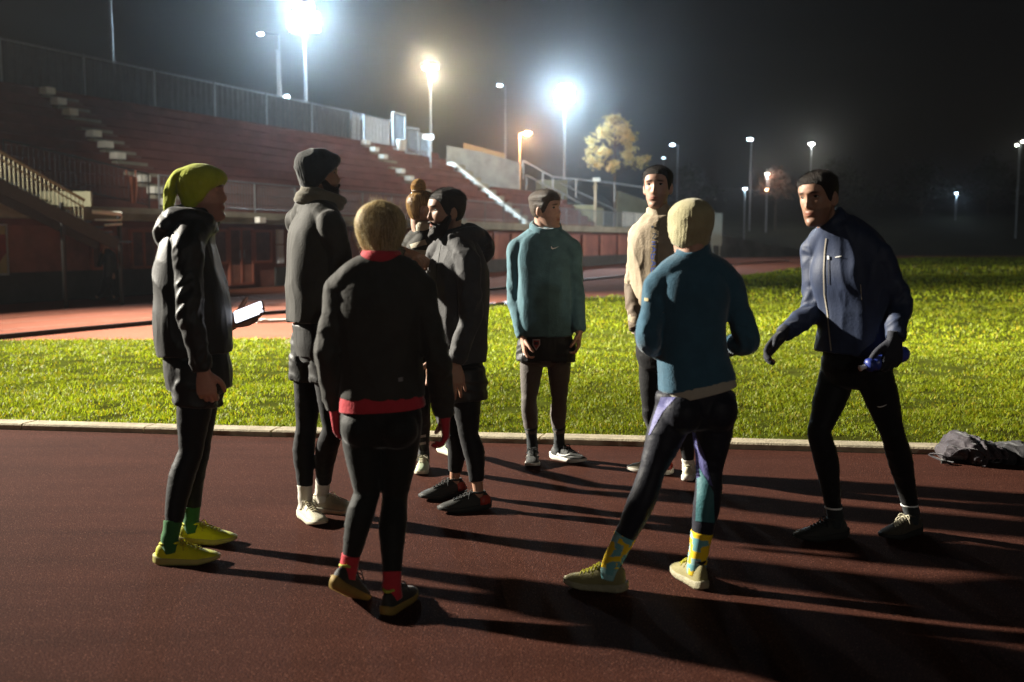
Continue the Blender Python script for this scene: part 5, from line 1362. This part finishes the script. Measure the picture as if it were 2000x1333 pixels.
# 8 --- woman in the blue fleece with the cream beanie
s8 = [Shoe((1222, 1156), (1103, 1143), L=.265), Shoe((1372, 1152), (1322, 1118), L=.265)]
r = figure('woman seen from behind in a cream beanie, blue fleece and patterned yellow and teal socks', 4.18, (-.22, .97),
    (1348, 455, 0, (-.30, .95), 0, 0, 1.0), [(1361, 752, 0, .166, .122), (1352, 695, 0, .150, .115), (1350, 630, 0, .145, .115), (1352, 575, 0, .158, .12), (1355, 540, 0, .148, .098), (1357, 506, 0, .075, .072)],
    [[(1287, 562, -.02), (1264, 664, -.06), (1318, 700, .20)], [(1424, 560, .02), (1459, 664, .02), (1404, 684, .24)]],
    [[(1318, 800, -.02), (1272, 925, -.06), s8[0]], [(1398, 800, .02), (1386, 925, .02), s8[1]]], SK_C, lw=1.0, aw=.92,
    jacket=FLEECE, jfold=.006, jwr=.2, leg_mat=NAVYT, leg_end=.70, sock=(None, .72) if False else None, seed=8.8, eyes=False, ears=False, female=True, butt=1.0, collar=.055, stub=0,
    hands=[(EV(.6, .6, .1), EV(.3, -.2, 1), EV(.2, .5, 1), 1., .92), (EV(-.7, .5, .1), EV(-.3, -.2, 1), EV(-.2, .5, 1), 1., .92)],
    hair=(HAIRM, .007, ([0, 40, 60, 75, 90, 105, 120, 180], [.078, .07, .045, .01, -.01, -.01, -.05, -.066])))
beanie(r, CREAM, line=([0, 30, 60, 90, 120, 180], [.045, .04, .0, -.05, -.062, -.066]), slouch=.012, brim=.003, seed=9, female=True, wr=.004)
# patterned sock material: teal ground, mustard blocks
m = bpy.data.materials.new('patterned_sock'); m.use_nodes = True; nt = m.node_tree; N = nt.nodes; L = nt.links
tc = N.new('ShaderNodeTexCoord'); mp = N.new('ShaderNodeMapping'); mp.inputs['Scale'].default_value = (1, 1, 1.35); vo = N.new('ShaderNodeTexVoronoi'); vo.inputs['Scale'].default_value = 27; vo.inputs['Randomness'].default_value = .55; vo.distance = 'CHEBYCHEV'
L.new(tc.outputs['Object'], mp.inputs['Vector']); L.new(mp.outputs['Vector'], vo.inputs['Vector'])
sp = N.new('ShaderNodeSeparateColor'); L.new(vo.outputs['Color'], sp.inputs['Color'])
rp = N.new('ShaderNodeValToRGB'); rp.color_ramp.interpolation = 'CONSTANT'
rp.color_ramp.elements[0].color = (.14, .36, .38, 1); e = rp.color_ramp.elements[1]; e.position = .38; e.color = (.24, .44, .44, 1); e = rp.color_ramp.elements.new(.52); e.color = (.85, .56, .01, 1)
L.new(sp.outputs['Red'], rp.inputs['Fac']); L.new(rp.outputs['Color'], N['Principled BSDF'].inputs['Base Color']); N['Principled BSDF'].inputs['Roughness'].default_value = .9
for i, (hip, kn, an, bk) in enumerate(r['L3']):
    l = MB(); a = lerp(kn, an, .66); l.tube([a+bk*.006, lerp(a, an, .5)+bk*.002, an, an-UP*.05+s8[i].d*.01], [.048, .0425, .0405, .040], r['lat'], sub=8, n=24, wr=sleeve_wr(.3+i, .06)); build('sock', l, m, r['root'], smooth=True)
mb = MB(); mb.tube([W(1359, 745, 4.18), W(1362, 758, 4.18), W(1364, 768, 4.18)], [(.160, .118), (.164, .122), (.165, .124)], r['lat'], n=48, sub=6, p=2.3, wr=lambda l, L_, an: .012*(ridge(np.stack([np.cos(an)*3, np.sin(an)*3, an*0+l*22], 1))-.3)); build('shirt_hem', mb, cloth('cream_jersey', (.45, .42, .34)), r['root'], smooth=True)
bv = bvh_of(r['legs']); PUR = cloth('violet_panel', (.11, .11, .29), rough=.55, sheen=.3); TEA = cloth('teal_panel', (.035, .14, .155), rough=.55, sheen=.3)
strip('hip_panel', r['legs'], [(1291, 776), (1276, 815), (1266, 850)], [(1320, 776), (1294, 805), (1269, 850)], PUR, 5, 14, bv=bv)
strip('calf_panel', r['legs'], [(1352, 845), (1358, 890), (1360, 935)], [(1358, 845), (1376, 890), (1392, 950)], PUR, 4, 14, bv=bv)
strip('calf_panel', r['legs'], [(1361, 915), (1361, 960), (1358, 1018)], [(1366, 915), (1394, 962), (1396, 1022)], TEA, 5, 16, off=.0042, bv=bv)
strip('sleeve_mark', r['jacket'], [(1258, 582), (1258, 588)], [(1266, 583), (1266, 589)], mat('buff_print', (.5, .4, .2)), 2, 2)
for s in s8: make_shoe(s, r['root'], KSHOE, SOLEG, LACEY, high=.02, collar=mat('black_collar', (.02, .018, .015), rough=.9))

# 9 --- leaning man with the bottle
s9 = [Shoe((1655, 1048), (1550, 1058), L=.29), Shoe((1792, 1040), (1726, 1056), L=.29)]
r = figure('man in a slate blue zip jacket and gloves leaning forward with a blue bottle', 4.80, (-.46, -.89),
    (1598, 391, -.06, (-.74, -.67), -8, -4, 1.05), [(1664, 692, 0, .175, .130), (1670, 640, .0, .17, .13), (1672, 585, 0, .18, .138), (1664, 530, -.01, .192, .14), (1652, 484, -.02, .165, .11), (1630, 440, -.03, .085, .082)],
    [[(1594, 496, .10), (1590, 604, .08), (1528, 654, -.08)], [(1714, 502, -.10), (1756, 594, -.12), (1747, 664, -.24)]],
    [[(1638, 725, .08), (1600, 845, .02), s9[0]], [(1706, 725, -.07), (1744, 850, -.04), s9[1]]], SK_B, lw=1.02,
    jacket=BLUE, jfold=.012, jwr=.3, leg_mat=BLKT, leg_end=.88, sock=(BLKS, .86), seed=9.4, stub=.55, collar=.05,
    hands=[(EV(-.62, -.25, -.62), EV(.55, .1, -.75), EV(-.5, -.7, .2), [.7, .8, .85, .9], 1.08, .06, 1., .6), (EV(-.12, -.1, -1), EV(-.55, .8, 0), EV(-.93, -.3, -.25), 1.25, 1.08, .0, 1., .8)], gloves=(GLOVE, GLOVE),
    hair=(HAIRB, crop(.012, .006), None))
bv = bvh_of(r['jacket']); ZIP = mat('pale_zip', (.32, .29, .24), rough=.45, var=.1)
strip('zip', r['jacket'], [(1612, 466), (1609, 490), (1607, 530), (1608, 575), (1614, 610), (1618, 650), (1622, 686)], [(1614.5, 466), (1611.5, 490), (1609.5, 530), (1610.5, 575), (1616.5, 610), (1620.5, 650), (1624.5, 686)], ZIP, 1, 30, off=.004, bv=bv)
strip('chest_pocket_zip', r['jacket'], [(1617, 500), (1617, 556)], [(1619, 500), (1619, 556)], DKP, 1, 12, off=.004, bv=bv)
strip('zip_pull', r['jacket'], [(1615.5, 500), (1615.5, 507)], [(1619, 500), (1619, 507)], PRINT, 2, 3, off=.008, bv=bv)
strip('chest_print', r['jacket'], [(1631, 502), (1631, 504)], [(1644, 499.5), (1644, 501.5)], PRINT, 6, 1, off=.004, bv=bv)
strip('pocket_piping', r['jacket'], [(1680, 556), (1682, 586)], [(1681.5, 556), (1683.5, 586)], ZIP, 1, 8, off=.004, bv=bv)
strip('thigh_print', r['legs'], [(1713, 795), (1718, 796.5), (1725, 795), (1732, 791)], [(1714, 794), (1719, 794.5), (1725, 793), (1732, 790.5)], PRINT, 2, 10)
for i in (0, 1):
    hip, kn, an, bk = r['L3'][i]; a = lerp(kn, an, .875); mb = MB(); mb.tube([a, a-UP*.008], [.0425, .0425], r['lat'], n=24, sub=2); build('ankle_band', mb, PRINT, r['root'], smooth=True)
wv = r['A3'][1][2]; d_ = nrm(V3(-.12, -.1, -1)); ba = nrm(V3(.93, .3, .25)); nn_ = V3(-.55, .8, 0); nn_ = nrm(nn_-d_*(nn_@d_)-ba*(nn_@ba)); bc = wv+d_*.098+nn_*.040
bot = empty('water_bottle', bc, 'small squeezy blue bottle with a pale spout gripped by the leaning man', 'bottle')
MBOT = mat('cobalt_plastic', (.04, .07, .36), rough=.3, var=.15, spec=.5)
mb = MB(); mb.tube([bc+ba*.11, bc+ba*.095, bc+ba*.06, bc+ba*.02, bc-ba*.02, bc-ba*.055, bc-ba*.075], [.030, .037, .037, .028, .028, .036, .030], d_, n=28, rnd=(.012, .004)); build('bottle_body', mb, MBOT, bot, smooth=True)
mb = MB(); mb.tube([bc-ba*.078, bc-ba*.10, bc-ba*.112], [.031, .031, .018], d_, n=24, sub=3); build('cap', mb, mat('deep_blue_cap', (.03, .05, .25), rough=.4), bot, smooth=True)
mb = MB(); mb.tube([bc-ba*.115, bc-ba*.13, bc-ba*.145], [.010, .010, .014], d_, n=16, sub=3, rnd=(0, .004)); build('spout', mb, PRINT, bot, smooth=True)
for s, u in zip(s9, (BSHOE, DSHOE)): make_shoe(s, r['root'], u, SOLEB, LACEW if u is DSHOE else LACEB)

# 10 --- passer-by near the wall
s10 = [Shoe((196, 588), (188, 588), L=.26), Shoe((228, 587), (221, 588), L=.26)]
for s in s10: s.d = nrm(V3(-.85, -.5, 0)); s.lat = V3(s.d[1], -s.d[0], 0); s.h = G(195 if s is s10[0] else 228, 587)
yy = s10[0].h[1]
r = figure('distant passer-by in dark clothes walking by the wall with a hand raised to the face', yy, (-.85, -.5),
    (206, 480, 0, (-.85, -.5), -10, 0, .98), [(212, 540, 0, .16, .12), (212, 527, 0, .155, .12), (211, 512, 0, .165, .12), (210, 501, 0, .165, .11), (209, 496, 0, .14, .09), (208, 490, 0, .065, .065)],
    [[(199, 500, -.05), (194, 519, -.1), (201, 493, -.2)], [(222, 500, .05), (224, 521, .05), (222, 536, -.05)]],
    [[(207, 548, 0), (200, 567, 0), s10[0]], [(217, 548, 0), (222, 567, 0), s10[1]]], SK_B, lw=1.15, aw=.95,
    jacket=BLK, jv=.012, leg_mat=BLKT, leg_end=.97, seed=10.2, eyes=False, female=True, stub=0,
    hands=[(EV(.3, 0, 1), EV(.3, .5, 0), EV(0, -1, .3), .8, .95), (EV(0, 0, -1), EV(-1, 0, 0), EV(-.6, -.6, 0), .9, .95)], group='')

beanie(r, GAITER, seed=3)
for s in s10: make_shoe(s, r['root'], BSHOE, SOLEB)

# ---------------------------------------------------------------- bag on the kerb
bl = G(1855, 902); bg = empty('sports_bag', G(1895, 905), 'slumped grey purple sports bag with loose straps lying on the kerb at the right', 'bag')
BAGM = cloth('grey_purple_nylon', (.042, .035, .041), rough=.7, sheen=.2); BAGD = cloth('black_nylon', (.025, .024, .026), rough=.7)
bx_ = KD; by_ = KN; B = lambda a, b_, z: G(1838, 902)+bx_*a*.92+by_*b_+UP*z*.78
mb = MB(); mb.tube([B(.02, .05, .06), B(.08, .05, .10), B(.17, .06, .125), B(.28, .06, .10), B(.38, .06, .085), B(.43, .06, .07)], [(.032, .10), (.052, .15), (.066, .17), (.058, .16), (.048, .14), (.03, .10)], UP, sub=10, n=36, p=2.6, rnd=(.02, .02), wr=sleeve_wr(.6, .5))
mb.tube([B(.10, .05, .17), B(.14, .06, .21), B(.24, .07, .16)], [(.016, .08), (.022, .10), (.016, .09)], UP, sub=8, n=24, rnd=(.02, .02), wr=sleeve_wr(.2, .4))
g = remesh(mb, .006, 1); displace(g, folds(.016, 4.2, k=(11, 11, 11))); build('bag_body', None, BAGM, bg, me=g)
mb = MB(); mb.tube([B(.42, .05, .06), B(.50, .06, .075), B(.60, .05, .06), B(.70, .04, .03)], [(.05, .10), (.065, .12), (.05, .11), (.02, .07)], UP, sub=8, n=28, p=2.4, rnd=(.02, .03), wr=sleeve_wr(.9, .5)); g = remesh(mb, .007, 1); displace(g, folds(.015, 1.2, k=(11, 11, 11))); build('bag_flap', None, BAGD, bg, me=g)
mb = MB(); mb.tube([B(.05, -.10, .09), B(.10, -.13, .15), B(.20, -.14, .145), B(.26, -.13, .08), B(.24, -.15, .012)], [(.004, .02)]*5, UP, sub=8, n=10); mb.tube([B(.04, -.06, .06), B(-.04, -.03, .075), B(-.08, .0, .06), B(-.02, -.06, .03), B(.06, -.10, .02)], [(.004, .018)]*5, UP, sub=8, n=10); build('strap', mb, BAGM, bg, smooth=True)
mb = MB(); mb.box((.0, -.012, 0), (.035, .012, .02), R=np.array([bx_, by_, UP]).T, o=B(-.03, -.10, .012)); build('buckle', mb, SOLEB, bg)
# ================================================================ AIR, SKY, LIGHT, CAMERA
mb = MB(); mb.box((-176, -16, -1.05), (176, 244, 46))
hz = build('haze', mb, None or M_GROUND); hz.data.materials.clear()
hm = bpy.data.materials.new('night_haze'); hm.use_nodes = True; nt = hm.node_tree
for n in list(nt.nodes):
    if n.type != 'OUTPUT_MATERIAL': nt.nodes.remove(n)
pv = nt.nodes.new('ShaderNodeVolumePrincipled'); pv.inputs['Color'].default_value = (.92, .95, 1, 1); pv.inputs['Density'].default_value = HAZE_D; pv.inputs['Anisotropy'].default_value = HAZE_G
nt.links.new(pv.outputs[0], [n for n in nt.nodes if n.type == 'OUTPUT_MATERIAL'][0].inputs['Volume'])
hz.data.materials.append(hm); tag(hz, kind='stuff')
w = bpy.data.worlds.new('World'); SC.world = w; w.use_nodes = True; nt = w.node_tree; bgn = nt.nodes['Background']
sky = nt.nodes.new('ShaderNodeTexSky'); sky.sky_type = 'NISHITA'; sky.sun_disc = False; sky.sun_elevation = math.radians(-4); sky.sun_rotation = math.radians(120)
nt.links.new(sky.outputs[0], bgn.inputs['Color']); bgn.inputs['Strength'].default_value = SKY
light('floodlight_key', KEY, KEYP, (1., .93, .80), .45, spot=math.radians(KSPOT[0]), aim=KSPOT[1], blend=KSPOT[2])
light('added_stand_spot', S(-5, -3.2, 9), KEY2P, (1., .93, .80), .45, spot=math.radians(58), aim=S(31, .0, 1.), blend=1.)  # unseen spot without a mast, added to light terraces, steps and facade
light('added_facade_fill', (74, 42, 14), 200000, (1., .95, .86), .5, spot=math.radians(30), aim=S(37, 1.5, 2.5), blend=1.)  # unseen lamp added out of frame to brighten the facade and terraces
light('floodlight_key', V3(*KEY)+V3(.4, .5, .5), 440000, (1., .93, .80), .45, spot=math.radians(38), aim=(5.5, 19.5, 0), blend=1.)  # second head added beside the key to brighten the far grass
light('fill_lamp_behind', (16, -62, 15), 13000, (1., .94, .84), .5)  # weak unseen lamp added behind the camera as fill for the figures
cam = bpy.data.cameras.new('camera'); co = bpy.data.objects.new('camera', cam); COL.objects.link(co)
co.location = (0, 0, HC); co.rotation_euler = (math.pi/2-PIT, 0, 0)
cam.sensor_width = 36; cam.lens = F_PX/2000*36; cam.clip_end = 2000; cam.clip_start = .05
cam.dof.use_dof = True; cam.dof.focus_distance = 6.0; cam.dof.aperture_fstop = 1.8; cam.dof.aperture_blades = 9
SC.camera = co
SC.view_settings.view_transform = 'Standard'; SC.view_settings.look = 'None'; SC.view_settings.exposure = EXPO; SC.view_settings.gamma = 1
c = SC.cycles
c.max_bounces = 5; c.diffuse_bounces = 2; c.glossy_bounces = 2; c.transmission_bounces = 3; c.volume_bounces = 0; c.transparent_max_bounces = 6
c.sample_clamp_indirect = 4; c.use_denoising = True; c.caustics_reflective = False; c.caustics_refractive = False
try: c.denoiser = 'OPENIMAGEDENOISE'
except Exception: pass
